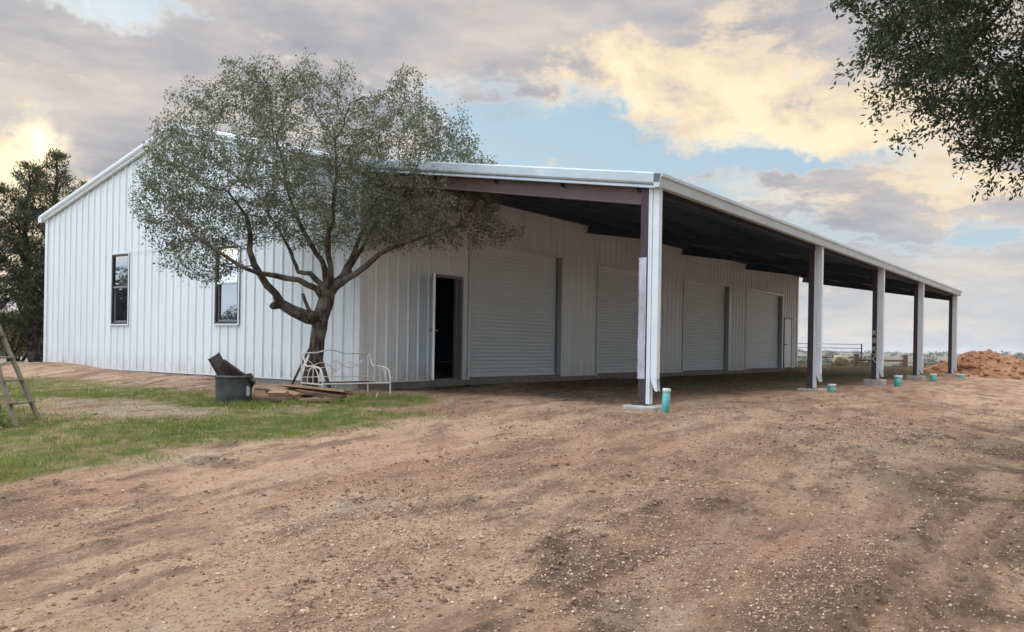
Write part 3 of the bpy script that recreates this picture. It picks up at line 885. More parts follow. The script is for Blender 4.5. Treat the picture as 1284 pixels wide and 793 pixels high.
def rake(mb, x, ya, za, yb, zb, w=.11):
    sgn = -1 if x < 10 else 1
    d = Vector((0, yb-ya, zb-za))
    # sculpted rake: rounded upper nose, cove, lower lip
    prof = [(0, 0), (.05, .012), (.085, -.01), (.10, -.05), (.095, -.095), (.07, -.13), (.05, -.155), (.055, -.185), (.03, -.20), (0, -.20)]
    if sgn > 0: prof = [(-a, b) for a, b in prof]
    # side vector = t x up ; make 'a' point outward (-x for the near gable)
    t = d.normalized(); sd = t.cross(Vector((0, 0, 1)))
    if sd.x > 0: prof = [(-a, b) for a, b in prof]
    mb.prism(prof, (x, ya, za), (x, yb, zb))
mb = MB(); rake(mb, -.046, W_+.22, roof_main(W_+.22)+.01, 6.21, RZ+.01); rake(mb, -.046, 6.21, RZ+.01, 0.0, roof_main(0)+.01)
mb.build('rake_trim', M['trim'], rf1)
mb = MB(); rake(mb, XL+.046, W_+.22, roof_main(W_+.22)+.01, 6.21, RZ+.01); rake(mb, XL+.046, 6.21, RZ+.01, 0.0, roof_main(0)+.01)
mb.build('rake_trim', M['trim'], rf1)
mb = MB()
gp = [(0, 0), (0, -.13), (.03, -.155), (.10, -.155), (.135, -.10), (.14, -.03), (.15, 0), (.135, 0), (.12, -.03), (.09, -.135), (.035, -.135), (.015, -.12), (.012, 0)]
gz0 = roof_main(W_+.18)-.04
mb.prism(gp, (-.10, W_+.12, gz0), (XL+.1, W_+.12, gz0)) if False else mb.prism([(-a, b) for a, b in gp], (-.12, W_+.10, gz0), (XL+.1, W_+.10, gz0))
mb.build('rear_gutter', M['trim'], rf1)
# gutter end cap
mb = MB(); mb.box(-.135, -.121, W_+.08, W_+.27, gz0-.16, gz0+.005); mb.build('gutter_end', M['trim'], rf1)

# lean-to roof
LE = -6.20
YX1 = 27.15
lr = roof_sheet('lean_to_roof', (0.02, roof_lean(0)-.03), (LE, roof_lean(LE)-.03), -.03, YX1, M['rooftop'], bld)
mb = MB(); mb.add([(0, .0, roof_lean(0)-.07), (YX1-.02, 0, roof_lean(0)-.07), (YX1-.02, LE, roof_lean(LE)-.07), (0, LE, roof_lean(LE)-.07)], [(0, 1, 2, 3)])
mb.build('roof_shade_sheet', M['underside'], lr)  # added sheet that carries the painted shade of the underside
# end fascia: upper face, groove and lower lip
for x, sg in ((-.035, -1), (YX1+.0, 1)):
    mb = MB()
    prof = [(0, .0), (.07, .0), (.085, -.02), (.085, -.145), (.07, -.17), (.02, -.175), (.02, -.185), (.05, -.19), (.055, -.225), (.0, -.23)]
    prof = [(a*(1 if sg < 0 else -1), b) for a, b in prof]
    p0 = Vector((x, 0.0, roof_lean(0)+.01)); p1 = Vector((x, LE-.12, roof_lean(LE-.12)+.01))
    t = (p1-p0).normalized(); sd = t.cross(Vector((0, 0, 1)))
    if sd.x > 0: prof = [(-a, b) for a, b in prof]
    mb.prism(prof, p0, p1); mb.build('end_fascia', M['gutter'] if sg < 0 else M['trim'], lr)
# front gutter along the eave: box gutter with two faces
mb = MB(); zg = roof_lean(LE)
gpr = [(0, .01), (.13, .0), (.14, -.02), (.14, -.065), (.115, -.085), (.095, -.20), (.085, -.215), (0, -.215)]
p0 = Vector((-.12, LE+.0, zg)); p1 = Vector((YX1+.05, LE+.0, zg)); sd = (p1-p0).normalized().cross(Vector((0, 0, 1)))
if sd.y > 0: gpr = [(-a, b) for a, b in gpr]
mb.prism(gpr, p0, p1); mb.build('gutter', M['gutter'], lr)

# flashing between wall and lean-to
# rafters: I sections between wall and columns
def ibeam(p0, p1, h, b, tf=.012, tw=.009, up=(0, 0, 1)):
    mb = MB(); H = h/2; B = b/2
    prof = [(-B, -H), (B, -H), (B, -H+tf), (tw/2, -H+tf), (tw/2, H-tf), (B, H-tf), (B, H), (-B, H), (-B, H-tf), (-tw/2, H-tf), (-tw/2, -H+tf), (-B, -H+tf)]
    return mb.prism(prof, p0, p1, up)
raf = None
for i, x in enumerate(COLX):
    xx = x+.11
    r = ibeam((xx, -.03, 3.93), (xx, -6.13, 2.965), .27, .15, .014, .01).build('rafter', M['rafter'] if i == 0 else M['purlin'], bld)  # inner rafters get the shade-darkened colour, the end one its primer
# purlins (Z sections along the building)
for k in range(5):
    y = -.45-k*1.35
    z = roof_lean(y)-.07-.01
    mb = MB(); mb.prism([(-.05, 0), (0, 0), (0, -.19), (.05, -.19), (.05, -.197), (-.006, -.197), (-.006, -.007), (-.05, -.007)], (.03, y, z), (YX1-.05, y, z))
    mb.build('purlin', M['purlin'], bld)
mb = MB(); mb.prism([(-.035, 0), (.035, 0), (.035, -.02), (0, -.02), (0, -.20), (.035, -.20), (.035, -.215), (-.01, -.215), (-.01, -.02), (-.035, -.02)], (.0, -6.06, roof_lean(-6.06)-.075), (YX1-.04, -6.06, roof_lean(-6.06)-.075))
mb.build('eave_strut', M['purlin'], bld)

# columns
for i, x in enumerate(COLX):
    pt = (-.13, -.13, -.055, -.05, -.10)[i]
    zt = 3.07
    col = MB()
    # flanges face along Y; web between
    col.box(x+.0, x+.20, -5.955, -5.943, pt, zt); col.box(x+.0, x+.20, -6.095, -6.083, pt, zt); col.box(x+.0, x+.012, -6.083, -5.955, pt, zt)
    col.box(x-.05, x+.25, -6.12, -5.86, pt-.0, pt+.014)
    c = col.build('column', M['rediron'], bld)
    tr = MB(); tr.bbox(x-.008, x+.10, -6.135, -6.098, pt+.015, zt+.03, .004)
    tr.box(x-.008, x-.002, -6.098, -6.075, pt+.02, zt+.03)
    tr.build('column_trim', M['trim'], c)
    # downspout: rectangular, slanting cut and kick at its foot
    y0, y1 = -6.245, -6.137; xa, xb = x+.0, x+.10
    zb = .16 if i == 0 else .10
    ds = MB()
    ds.bbox(xa, xb, y0, y1, zb+.10, zt-.0, .008)
    a3, b3 = xa+.003, xb-.003
    ds.add([(a3, y1-.003, zb+.105), (b3, y1-.003, zb+.105), (b3, y0+.003, zb+.105), (a3, y0+.003, zb+.105),
            (a3, y0+.035, zb-.07), (b3, y0+.035, zb-.07), (b3, y0-.012, zb-.08), (a3, y0-.012, zb-.08)],
           [(0, 1, 5, 4), (0, 4, 7, 3), (1, 2, 6, 5)])
    ds.build('downspout', M['trim'], c)
    ft = MB(); w = .26
    ft.bbox(x+.10-w, x+.10+w, -6.02-w, -6.02+w, pt-.45, pt-.001, .02)
    ft.build('footing', M['concrete'], bld)
    if i == 0:
        n = 14; fm = MB()
        # wrinkled film wrapped round the brown part of the column
        zs = [.26+(2.07-.26)*k/30 for k in range(31)]
        ring = lambda z, k: [(x-.010-.008*random.random(), -6.055-.0*random.random(), z), (x-.014-.014*random.random(), -6.00, z), (x-.013-.012*random.random(), -5.965, z), (x-.006, -5.932+.01*random.random(), z), (x+.08, -5.928+.008*random.random(), z), (x+.205, -5.93, z)]
        vs = []; fs = []
        for k, z in enumerate(zs): vs += ring(z+.012*math.sin(k), k)
        for k in range(len(zs)-1):
            for q in range(5): fs.append((k*6+q, k*6+q+1, (k+1)*6+q+1, (k+1)*6+q))
        fm.add(vs, fs); fm.build('plastic_film', M['film'], c, True)
    if i == 2:
        cm = MB()
        def stroke(a, b, w=.016):
            # strokes on the -X face of the web, a,b = (u toward -Y, z)
            A = Vector((x-.004, -5.945-a[0], a[1])); B = Vector((x-.004, -5.945-b[0], b[1]))
            t = (B-A).normalized(); s = t.cross(Vector((1, 0, 0)))*w/2
            cm.add([A-s, B-s, B+s, A+s, *(p+Vector((.003, 0, 0)) for p in (A-s, B-s, B+s, A+s))], [(3, 2, 1, 0), (0, 1, 5, 4), (2, 3, 7, 6), (1, 2, 6, 5), (3, 0, 4, 7)])
        def K(z, h=.14, u=.03, w=.09):
            stroke((u, z), (u, z+h)); stroke((u+w, z+h), (u, z+h*.45)); stroke((u+w*.3, z+h*.55), (u+w, z))
        def R(z, h=.14, u=.03, w=.08):
            stroke((u, z), (u, z+h)); stroke((u, z+h), (u+w, z+h*.85)); stroke((u+w, z+h*.85), (u+w*.9, z+h*.55)); stroke((u+w*.9, z+h*.55), (u, z+h*.45)); stroke((u+w*.3, z+h*.45), (u+w, z))
        K(1.20); R(.97); K(.74); stroke((.12, .64), (.03, .53)); stroke((.03, .53), (.12, .42)); stroke((.12, .66), (.02, .66))
        cm.build('chalk_marking', M['chalk'], c)

# roller doors
def roller(a, b):
    root = MB(); pitch = .088; n = int(DT/pitch*8)
    y = .15; prof = []
    for k in range(n+1):
        z = DT*k/n; ph = (z/pitch) % 1
        prof.append((z, -.020*max(0, math.sin(ph*PI))**.8))
    vs = []; 
    for z, d in prof: vs += [(a+.0, y+d, z), (b-.0, y+d, z)]
    root.add(vs, [(2*k, 2*k+1, 2*k+3, 2*k+2) for k in range(n)])
    rd = root.build('roller_door', M['curtain'], bld)
    j = MB(); j.box(b-.006, b+.0, -.034, .16, -.02, DT); j.box(a, a+.006, -.034, .16, -.02, DT); j.build('jamb', M['reveal'], rd)
    j = MB(); j.box(b-.03, b-.0065, .095, .125, 0, DT-.01); j.box(a+.0065, a+.03, .095, .125, 0, DT-.01); j.build('guide_rail', M['jamb'], rd)
    j = MB(); j.box(a+.006, b-.006, -.034, .16, DT-.006, DT); j.build('header', M['curtain'], rd)
    j = MB(); j.bbox(a+.02, b-.02, .118, .145, -.005, .075, .006); j.build('bottom_bar', M['curtain'], rd)
    # outside trim strips round the opening
    j = MB(); j.box(b, b+.13, -.040, -.034, -.03, DT+.07); j.box(a-.06, a, -.040, -.034, -.03, DT+.07); j.box(a, b, -.040, -.034, DT, DT+.07); j.build('door_trim', M['trim'], rd)
    return rd
for a, b in doors: roller(a, b)

# open walk door
dr = MB()
a, b, t = md1
dr.box(a-.06, a, -.045, .12, -.03, t+.06); dr.box(b, b+.06, -.045, .12, -.03, t+.06); dr.box(a, b, -.045, .12, t, t+.06)
dfr = dr.build('door_frame', M['bronze'], bld)
mb = MB(); mb.box(b-.09, b-.001, .04, .10, 0, t); mb.build('inner_jamb', M['jamb'], dfr)
mb = MB(); mb.box(a-.09, a-.061, -.050, -.041, -.03, t+.10); mb.box(b+.061, b+.09, -.050, -.041, -.03, t+.10); mb.box(a-.061, b+.061, -.050, -.041, t+.061, t+.10); mb.build('door_trim', M['trim'], dfr)
hx, hy = a-.03, -.05
ang = math.atan2(CAM[1]-hy, CAM[0]-hx)+.035
lf = MB(); lf.bbox(0, .90, -.022, .022, .01, t-.01, .003)
leaf = lf.build('door_leaf', M['trim'], bld, loc=(hx, hy, 0), rot=(0, 0, ang)); leaf['label'] = 'white steel door leaf swung open, seen edge-on'
hd = MB()
for s in (-1, 1):
    hd.tube([(.83, s*.022, 1.0), (.83, s*.075, 1.0)], .012, 8); hd.tube([(.84, s*.075, 1.0), (.72, s*.085, 1.0)], .010, 8)
hd.tube([(.83, -.028, 1.0), (.83, .028, 1.0)], .028, 12)
hd.build('handle', M['handle'], leaf)
# closed far walk door
a, b, t = md2
mb = MB(); mb.box(a, a+.05, -.045, .05, -.03, t); mb.box(b-.05, b, -.045, .05, -.03, t); mb.box(a+.05, b-.05, -.045, .05, t-.05, t); fr = mb.build('door_frame', M['bronze'], bld)
mb = MB(); mb.bbox(a+.052, b-.052, -.03, .014, .0, t-.052, .004); lf = mb.build('door_leaf', M['trim'], bld)
mb = MB(); mb.tube([(a+.13, -.03, .98), (a+.13, -.08, .98)], .022, 10); mb.tube([(a+.13, -.08, .98), (a+.13, -.10, .98)], .03, 10); mb.build('handle', M['jamb'], lf)

# windows
for wi, (a, b, z0, z1) in enumerate(win):
    fw_ = .045; zm = z0+(z1-z0)*.53
    mb = MB()
    mb.box(-.036, .07, a, a+fw_, z0, z1); mb.box(-.036, .07, b-fw_, b, z0, z1); mb.box(-.036, .07, a+fw_, b-fw_, z1-fw_, z1); mb.box(-.036, .07, a+fw_, b-fw_, z0, z0+fw_)
    wn = mb.build('window', M['black'], bld)
    tr = MB(); tr.box(-.050, -.037, a-.035, a, z0-.035, z1+.035); tr.box(-.050, -.037, b, b+.035, z0-.035, z1+.035); tr.box(-.050, -.037, a, b, z1, z1+.035); tr.box(-.056, -.037, a, b, z0-.035, z0)
    tr.build('window_trim', M['trim'], wn)
    mr = MB(); mr.bbox(-.028, .03, a+fw_, b-fw_, zm-.025, zm+.025, .004); mr.build('meeting_rail', M['bronze'] if wi else M['trim'], wn)
    # lower sash frame
    ls = MB(); ls.box(.012, .05, a+fw_, a+fw_+.02, z0+fw_, zm-.026); ls.box(.012, .05, b-fw_-.035, b-fw_, z0+fw_, zm-.026); ls.box(.012, .05, a+fw_+.02, b-fw_-.035, z0+fw_, z0+fw_+.045); ls.build('lower_sash', M['bronze'], wn)
    up = MB(); up.box(.0, .006, a+fw_, b-fw_, zm+.026, z1-fw_); up.build('upper_pane', M['glass_up'] if wi == 0 else M['glass'], wn)
    lo = MB(); lo.box(.03, .036, a+fw_+.02, b-fw_-.035, z0+fw_+.045, zm-.026); lo.build('lower_pane', M['glass'], wn)

# ------------------------------------------------------------------ props
def gzf(x, y): return float(terrain(np.array([x]), np.array([y]))[0])

# black tub with scrap
tx, ty = -2.92, -.22; tz = gzf(tx, ty)-.02
tub = empty('plastic_tub', (tx, ty, tz), .3)
tag(tub, 'scuffed black plastic feed tub with a torn pale sticker, standing in the grass', 'tub')
mb = MB(); H = .47
mb.lathe([(.001, .0), (.29, .0), (.305, .015), (.31, .22), (.316, H-.05), (.32, H-.045), (.334, H-.04), (.336, H-.012), (.327, H), (.307, H), (.30, H-.05), (.29, .2), (.28, .03), (.001, .03)], 40)
for v in range(len(mb.v)):
    x, y, z = mb.v[v]; k = 1+.02*math.sin(3*math.atan2(y, x)+z*4)+.012*math.sin(7*math.atan2(y, x)); mb.v[v] = (x*k*.9, y*k*.9, z*1.04)
mb.build('tub_body', M['tub'], tub, True)
st = MB(); a0 = -.3-.35-.3
angc = math.atan2(CAM[1]-ty, CAM[0]-tx)-.3+.78
vs = []
for j, z in enumerate((.17, .24, .32)):
    for k in range(5):
        a = angc+(k-2)*.06+.01*((j+k) % 2); r = .282+.009
        k_ = 1+.02*math.sin(3*a+z*4)+.012*math.sin(7*a)
        vs.append((r*k_*math.cos(a), r*k_*math.sin(a), z+.01*math.sin(k*2.1)))
st.add(vs, [(j*5+k, j*5+k+1, (j+1)*5+k+1, (j+1)*5+k) for j in range(2) for k in range(4)])
st.build('sticker', M['paper'], tub)
def scrap(name, L, wdt, th, pos, ex, up, label, mat='tubin'):
    """channel-shaped scrap piece with long axis ex (world dir)"""
    ex = Vector(ex).normalized(); upv = Vector(up); ez = (upv-ex*upv.dot(ex)).normalized(); ey = ez.cross(ex)
    R = Matrix((ex, ey, ez)).transposed().to_4x4(); 
    mb = MB(); w = wdt/2
    mb.bbox(-L/2, L/2, -w, w, -.006, .006, .002); mb.bbox(-L/2, L/2, -w, -w+.012, .006, th, .002); mb.bbox(-L/2, L/2, w-.012, w, .006, th, .002)
    o = mb.build(name, M[mat], None); o.matrix_world = Matrix.Translation(pos) @ R
    tag(o, label, 'scrap metal'); return o
c0 = Vector((tx, ty, tz)); RTv = Vector(RT); FWv = Vector(FW)
scrap('scrap_channel', .66, .20, .05, c0+RTv*-.17+Vector((0, 0, .52)), RTv*-.52+Vector((0, 0, .80))+FWv*.12, -FWv, 'broad dark brown steel scrap tilting left out of the black tub')
scrap('scrap_channel', .62, .17, .06, c0+RTv*.06+FWv*-.03+Vector((0, 0, .50)), RTv*-.80+Vector((0, 0, .56)), -FWv*1+Vector((0, 0, -.3)), 'second dark steel scrap lying aslant toward the right rim of the black tub')
scrap('scrap_channel', .45, .16, .04, c0+RTv*.02+FWv*.1+Vector((0, 0, .44)), RTv*.9+Vector((0, 0, .18))+FWv*.3, Vector((0, 0, 1)), 'short brown scrap piece lying low inside the black tub')

# boards pile
def board(p0, p1, w, t, label, mat='board', roll=0., bow=0.0):
    p0 = Vector(p0); p1 = Vector(p1); ex = (p1-p0); L = ex.length; ex.normalize()
    up = Vector((0, 0, 1)); ey = up.cross(ex).normalized(); ez = ex.cross(ey)
    R = Matrix((ex, ey, ez)).transposed().to_4x4() @ Matrix.Rotation(roll, 4, 'X')
    n = 8; mb = MB(); vs = []
    for k in range(n+1):
        s = -L/2+L*k/n; b = bow*(1-(2*k/n-1)**2); j = (.006*math.sin(k*1.7) if 0 < k < n else .01)
        vs += [(s, -w/2+j*.3, -t/2+b), (s, w/2, -t/2+b), (s, w/2-j*.4, t/2+b), (s, -w/2, t/2+b)]
    fs = [(k*4+q, k*4+(q+1) % 4, k*4+4+(q+1) % 4, k*4+4+q) for k in range(n) for q in range(4)]+[(3, 2, 1, 0), (n*4, n*4+1, n*4+2, n*4+3)]
    mb.add(vs, fs)
    o = mb.build('board', M[mat]); o.matrix_world = Matrix.Translation((p0+p1)/2) @ R
    tag(o, label, 'board', 'old boards piled by the tree'); return o
pc = Vector((-2.30, -1.05, 0)); gzp = gzf(-2.3, -1.05)
def PB(r, d, z): v = pc+RTv*r*1.08+FWv*d; return (v.x, v.y, gzf(v.x, v.y)+z*1.35+.03)
board(PB(-.75, .25, .03), PB(.55, .45, .03), .20, .04, 'flat grey-brown board at the very bottom rear of the board pile', 'board_dark')
board(PB(-.82, .12, .05), PB(-.05, -.28, .04), .17, .045, 'dark board pointing left at the front-left of the board pile', 'board_dark', .1)
board(PB(-.55, .35, .13), PB(.02, -.12, .05), .12, .09, 'short square timber lying across the left end of the board pile', 'board', .3)
board(PB(-.28, .30, .17), PB(.80, -.30, .09), .26, .04, 'longest wide tan plank slanting over the top of the board pile', 'board', -.22, .0)
board(PB(-.02, .05, .10), PB(.74, -.36, .045), .15, .045, 'dark-edged board under the longest plank toward the right', 'board_dark', .15)
board(PB(-.78, .52, .12), PB(.05, .32, .10), .13, .04, 'thin light board resting across the back of the board pile', 'board', .1)
board(PB(.10, -.25, .02), PB(.62, -.48, .02), .14, .035, 'short pale offcut on the grass at the front-right of the board pile', 'board', .0)
board(PB(-.42, -.05, .10), PB(-.12, -.22, .10), .09, .07, 'small blocky timber offcut in the middle-left of the board pile', 'board', .5)

# dark rods leaning on the tree
def rod(p0, p1, r, label):
    mb = MB(); mb.tube([p0, p1], r, 8); mb.build('metal_rod', M['darkiron']); o = COL.objects['metal_rod'] if False else None
OAKB = (-1.16, .14, -.20)
def rods():
    mb = MB(); mb.tube([tuple(Vector(OAKB)+RTv*-.27+FWv*-.28+Vector((0,0,-.03))), tuple(Vector(OAKB)+RTv*.085+FWv*-.13+Vector((0,0,.80)))], .021, 8)
    tag(mb.build('metal_rod', M['darkiron']), 'thin dark metal rod leaning on the left side of the oak trunk', 'rod', 'dark rods leaning on the tree')
    mb = MB(); p0 = Vector(OAKB)+RTv*.56+FWv*-.35+Vector((0, 0, -.06)); p1 = Vector(OAKB)+RTv*.20+FWv*.02+Vector((0, 0, .82)); mb.tube([p0, p1], .036, 8)
    tag(mb.build('metal_rod', M['darkiron']), 'thick black metal rod leaning on the right side of the oak trunk behind the daybed', 'rod', 'dark rods leaning on the tree')
rods()

# white wrought iron daybed
def daybed():
    # local frame: x = length, y = depth (front -), z up
    O = Vector((-1.79, -1.03, gzf(-1.79, -1.03)-.02))
    root = empty('daybed_frame', O, math.atan2(RT[1]*.75+FW[1]*.66, RT[0]*.75+FW[0]*.66))
    tag(root, 'white wrought-iron daybed frame with arched ends standing under the tree', 'bed frame')
    L = 1.33; Dp = .74; r = .0125
    def arch(cx_, w, z0, z1, n=12):   # in y-z plane for the ends
        return [(0, cx_-w/2*math.cos(PI*k/n), z0+(z1-z0)*math.sin(PI*k/n)) for k in range(n+1)]
    for s, x in ((0, 0.), (1, L)):
        mb = MB()
        # end: tall rear leg, scrolling down to lower front arch
        mb.tube([(x, Dp, 0), (x, Dp, .78)], r*1.1, 8)
        sc = [(x, Dp, .78), (x, Dp-.05, .76), (x, Dp-.09, .66), (x, Dp-.14, .58), (x, Dp-.20, .545), (x, Dp-.30, .56), (x, Dp-.42, .56), (x, .10, .53), (x, .03, .46), (x, .0, .36), (x, 0, 0)]
        mb.tube(sc, r*1.1, 8)
        mb.tube([(x, 0, .26), (x, Dp, .26)], r, 8)
        mb.tube([(x, 0, .04), (x, Dp, .04)], r*.8, 8)
        mb.tube([(x, .33-.20*math.cos(PI*k/10), .28+.26*math.sin(PI*k/10)) for k in range(11)], r*.7, 6)
        mb.tube([(x, .33, .26), (x, .33, .54)], r*.6, 6)
        mb.build('end_panel', M['whiteiron'], root)
    bk = MB()
    top = []
    for k in range(25):
        u = k/24; z = .77+(.07*math.sin(PI*(u-.22)/.42) if .22 < u < .64 else 0)+.012*math.sin(u*9); top.append((L*u, Dp, z))
    bk.tube(top, r, 8)
    bk.tube([(0, Dp, .36), (L, Dp, .36)], r*.8, 6); bk.tube([(0, Dp, .05), (L, Dp, .05)], r*.7, 6)
    for u in (.5,): bk.tube([(L*u, Dp, .05), (L*u, Dp, .66)], r*.8, 6)
    # swags and pointed arches
    for u0, u1 in ((.08, .5), (.5, .92)):
        bk.tube([(L*(u0+(u1-u0)*k/10), Dp, .66-.14*math.sin(PI*k/10)) for k in range(11)], r*.75, 6)
    for u0 in (.5,):
        for sg in (-1, 1):
            bk.tube([(L*(u0+sg*.21*k/8), Dp, .46+.15*math.sin(PI/2*k/8)) for k in range(9)], r*.65, 6)
            bk.tube([(L*(u0+sg*(.42-.21*k/8)), Dp, .46+.15*math.sin(PI/2*k/8)) for k in range(9)], r*.65, 6)
    bk.build('back_panel', M['whiteiron'], root)
    fr = MB(); fr.tube([(0, 0, .27), (L, 0, .27)], r*1.1, 8); fr.tube([(0, 0, .04), (L, 0, .04)], r*.7, 6)
    fr.build('front_rail', M['whiteiron'], root)
    lk = MB(); lk.box(.03, L-.32, .02, .05, .285, .30); lk.box(.02, L-.02, Dp-.06, Dp-.03, .25, .275)
    for k in range(5): lk.tube([(.1+k*.3, .02, .265), (.1+k*.3, Dp-.03, .262)], .004, 5)
    lk.build('link_deck', M['darkiron'], root)
    # loose leg stake near the right front
    mb = MB(); q = O+RTv*.93-FWv*.35; mb.tube([(q.x, q.y, gzf(q.x, q.y)-.03), tuple(Vector((q.x, q.y, gzf(q.x, q.y)+.10))+RTv*.045)], .010, 7)
    tag(mb.build('stake', M['whiteiron']), 'short white stake leaning in the grass right of the daybed', 'stake')
daybed()

# wooden step ladder at the left edge
def ladder():
    O = Vector((-6.05, -.05, 0)); g = gzf(-6.05, 0)
    root = empty('wooden_stepladder', (O.x, O.y, g))
    tag(root, 'weathered wooden A-frame stepladder cut off by the left edge', 'ladder')
    apex = -RTv*.62+Vector((0, 0, 1.55))
    def rail(p0, p1, w=.075, t=.03):
        d = (p1-p0).normalized(); mb = MB(); mb.prism([(-t/2, -w/2), (t/2, -w/2), (t/2, w/2), (-t/2, w/2)], p0, p1, up=tuple(RTv.cross(d) if False else FWv)); return mb
    fl = [RTv*.0+FWv*-.14, RTv*.0+FWv*.42]; bl = [-RTv*1.2+FWv*-.14, -RTv*1.2+FWv*.42]
    for q in fl: rail(q+Vector((0, 0, -.03)), apex+FWv*(.14+(-.12 if q is fl[0] else .12))).build('rail', M['ladderwood'], root)
    for q in bl: rail(q+Vector((0, 0, -.03)), apex+FWv*(.14+(-.12 if q is bl[0] else .12)), .055).build('rail', M['ladderwood'], root)
    # inner brace leg seen crossing to the lower left
    rail(-RTv*.17+FWv*-.2+Vector((0, 0, -.03)), -RTv*.44+FWv*.0+Vector((0, 0, .95)), .07).build('brace', M['ladderwood'], root)
    for z in (.28, .58, .88, 1.18):
        t = z/1.55; a = fl[0].lerp(apex+FWv*.02, t); b = fl[1].lerp(apex+FWv*.26, t)
        mb = MB(); mb.prism([(-.05, -.012), (.05, -.012), (.05, .012), (-.05, .012)], a+Vector((0, 0, 0)), b); mb.build('step', M['ladderwood'], root)
    mb = MB(); mb.prism([(-.03, -.015), (.03, -.015), (.03, .015), (-.03, .015)], -RTv*.02+Vector((0, 0, .30))-FWv*.12, -RTv*1.1+Vector((0, 0, .30))-FWv*.12); mb.build('crossbar', M['board'], root)
    mb = MB(); mb.bbox(-.14, .14, -.10, .26, 0, .03, .004); o = mb.build('top_cap', M['ladderwood'], root); o.location = apex; o.rotation_euler = (0, 0, math.atan2(RT[1], RT[0]))
    # crate-coloured bit lying on the crossbar
ladder()
# weed at the ladder foot
def weed():
    x, y = -6.62, -.05; root = empty('leafy_weed', (x, y, gzf(x, y)))
    tag(root, 'low broad-leaved green weed at the foot of the wooden stepladder', 'plant')
    n = 260; P = ellip_points((0, 0, .10), (.34, .34, .13), n); P[:, 2] = np.abs(P[:, 2])
    link('leaves', leaf_mesh('leaves', P, rng.uniform(.06, .11, n), rng.uniform(.03, .05, n), M['grassblade'], rnd=rng.uniform(0, .55, n)), root)
    mb = MB()
    for k in range(7): a = k*.9; mb.tube([(0, 0, 0), (.25*math.cos(a), .25*math.sin(a), .14)], .005, 4)
    mb.build('stems', M['shrubleaf'], root)
weed()

# teal pipe stubs
def pipe(x, y, r, h, tilt, label, capc=1):
    z = gzf(x, y); root = empty('drain_pipe', (x, y, z-.03)); root.rotation_euler = tilt
    tag(root, label, 'pipe', 'teal pipe stubs by the posts')
    mb = MB(); mb.lathe([(r*.93, -.1), (r, -.1), (r, h), (r*.93, h), (r*.93, -.1)], 24); mb.build('pipe_body', M['pvc'], root, True)
    ch = min(.05, h*.22)
    mb = MB(); mb.lathe([(r*1.0, h-ch), (r*1.07, h-ch), (r*1.08, h+.004), (r*1.0, h+.012), (.0005, h+.014)], 24); mb.build('pipe_cap', M['pvccap'], root, True)
pipe(-.36, -6.56, .055, .36, (.03, .07, 0), 'tallest teal pipe stub with white cap, beside the nearest post')
pipe(8.02, -6.53, .085, .19, (0, .03, 0), 'short pale-capped pipe stub right of the second post')
pipe(13.6, -6.75, .105, .31, (0, .02, 0), 'thick teal pipe stub right of the chalk-marked third post')
pipe(18.9, -6.72, .105, .26, (0, .0, 0), 'teal pipe stub between the fourth and fifth posts')
pipe(24.6, -6.72, .12, .15, (0, .1, 0), 'smallest, nearly buried pale pipe stub right of the farthest post')

# dirt pile
def dirt_pile():
    n = 150; c = (27.5, -6.9); R = 3.4
    u = np.linspace(-1, 1, n); X, Y = np.meshgrid(u, u, indexing='ij')
    r = np.hypot(X, Y*1.1)
    # long heap running away to the right
    wx = X*3.7; wy = Y*3.0
    prof = 1.04*ss(1.0, .08, np.hypot(X*.95, Y)+(fbm(X*2.2+4, Y*2.2, 5, 3)-.5)*.45)
    prof = prof*(.78+.3*np.exp(-((X+.35)/.35)**2))
    det = (fbm(wx*1.6, wy*1.6, 9, 4, .6)-.5)*.32+(fbm(wx*5, wy*5, 13, 3, .6)-.5)*.16
    z = prof+det*ss(0, .35, prof)-.05
    ax = math.atan2(RT[1], RT[0])
    ca, sa = math.cos(ax), math.sin(ax)
    ox, oy = 29.7, -7.5
    GX = ox+wx*ca-wy*sa; GY = oy+wx*sa+wy*ca
    g0 = terrain(GX, GY, False)
    V = np.stack([GX-ox, GY-oy, g0+z], -1).reshape(-1, 3)
    i = np.arange(n-1)[:, None]*n; j = np.arange(n-1)[None, :]
    F = np.stack([i+j, i+n+j, i+n+j+1, i+j+1], -1).reshape(-1, 4)
    root = link('dirt_pile', np_mesh('dirt_pile', V, F, M['mound'], False)); root.location = (ox, oy, 0)
    tag(root, 'heap of orange-brown clods and dirt behind the farthest posts', 'dirt pile')
    # clods on it
    k = 900; ii = rng.integers(5, n-5, k); jj = rng.integers(5, n-5, k)
    base = V.reshape(n, n, 3)[ii, jj]; keep = (prof[ii, jj] > .06); base = base[keep]
    tag(link('clods', stones(base, rng.lognormal(-2.9, .5, len(base)), M['mound']), root), kind='stuff')

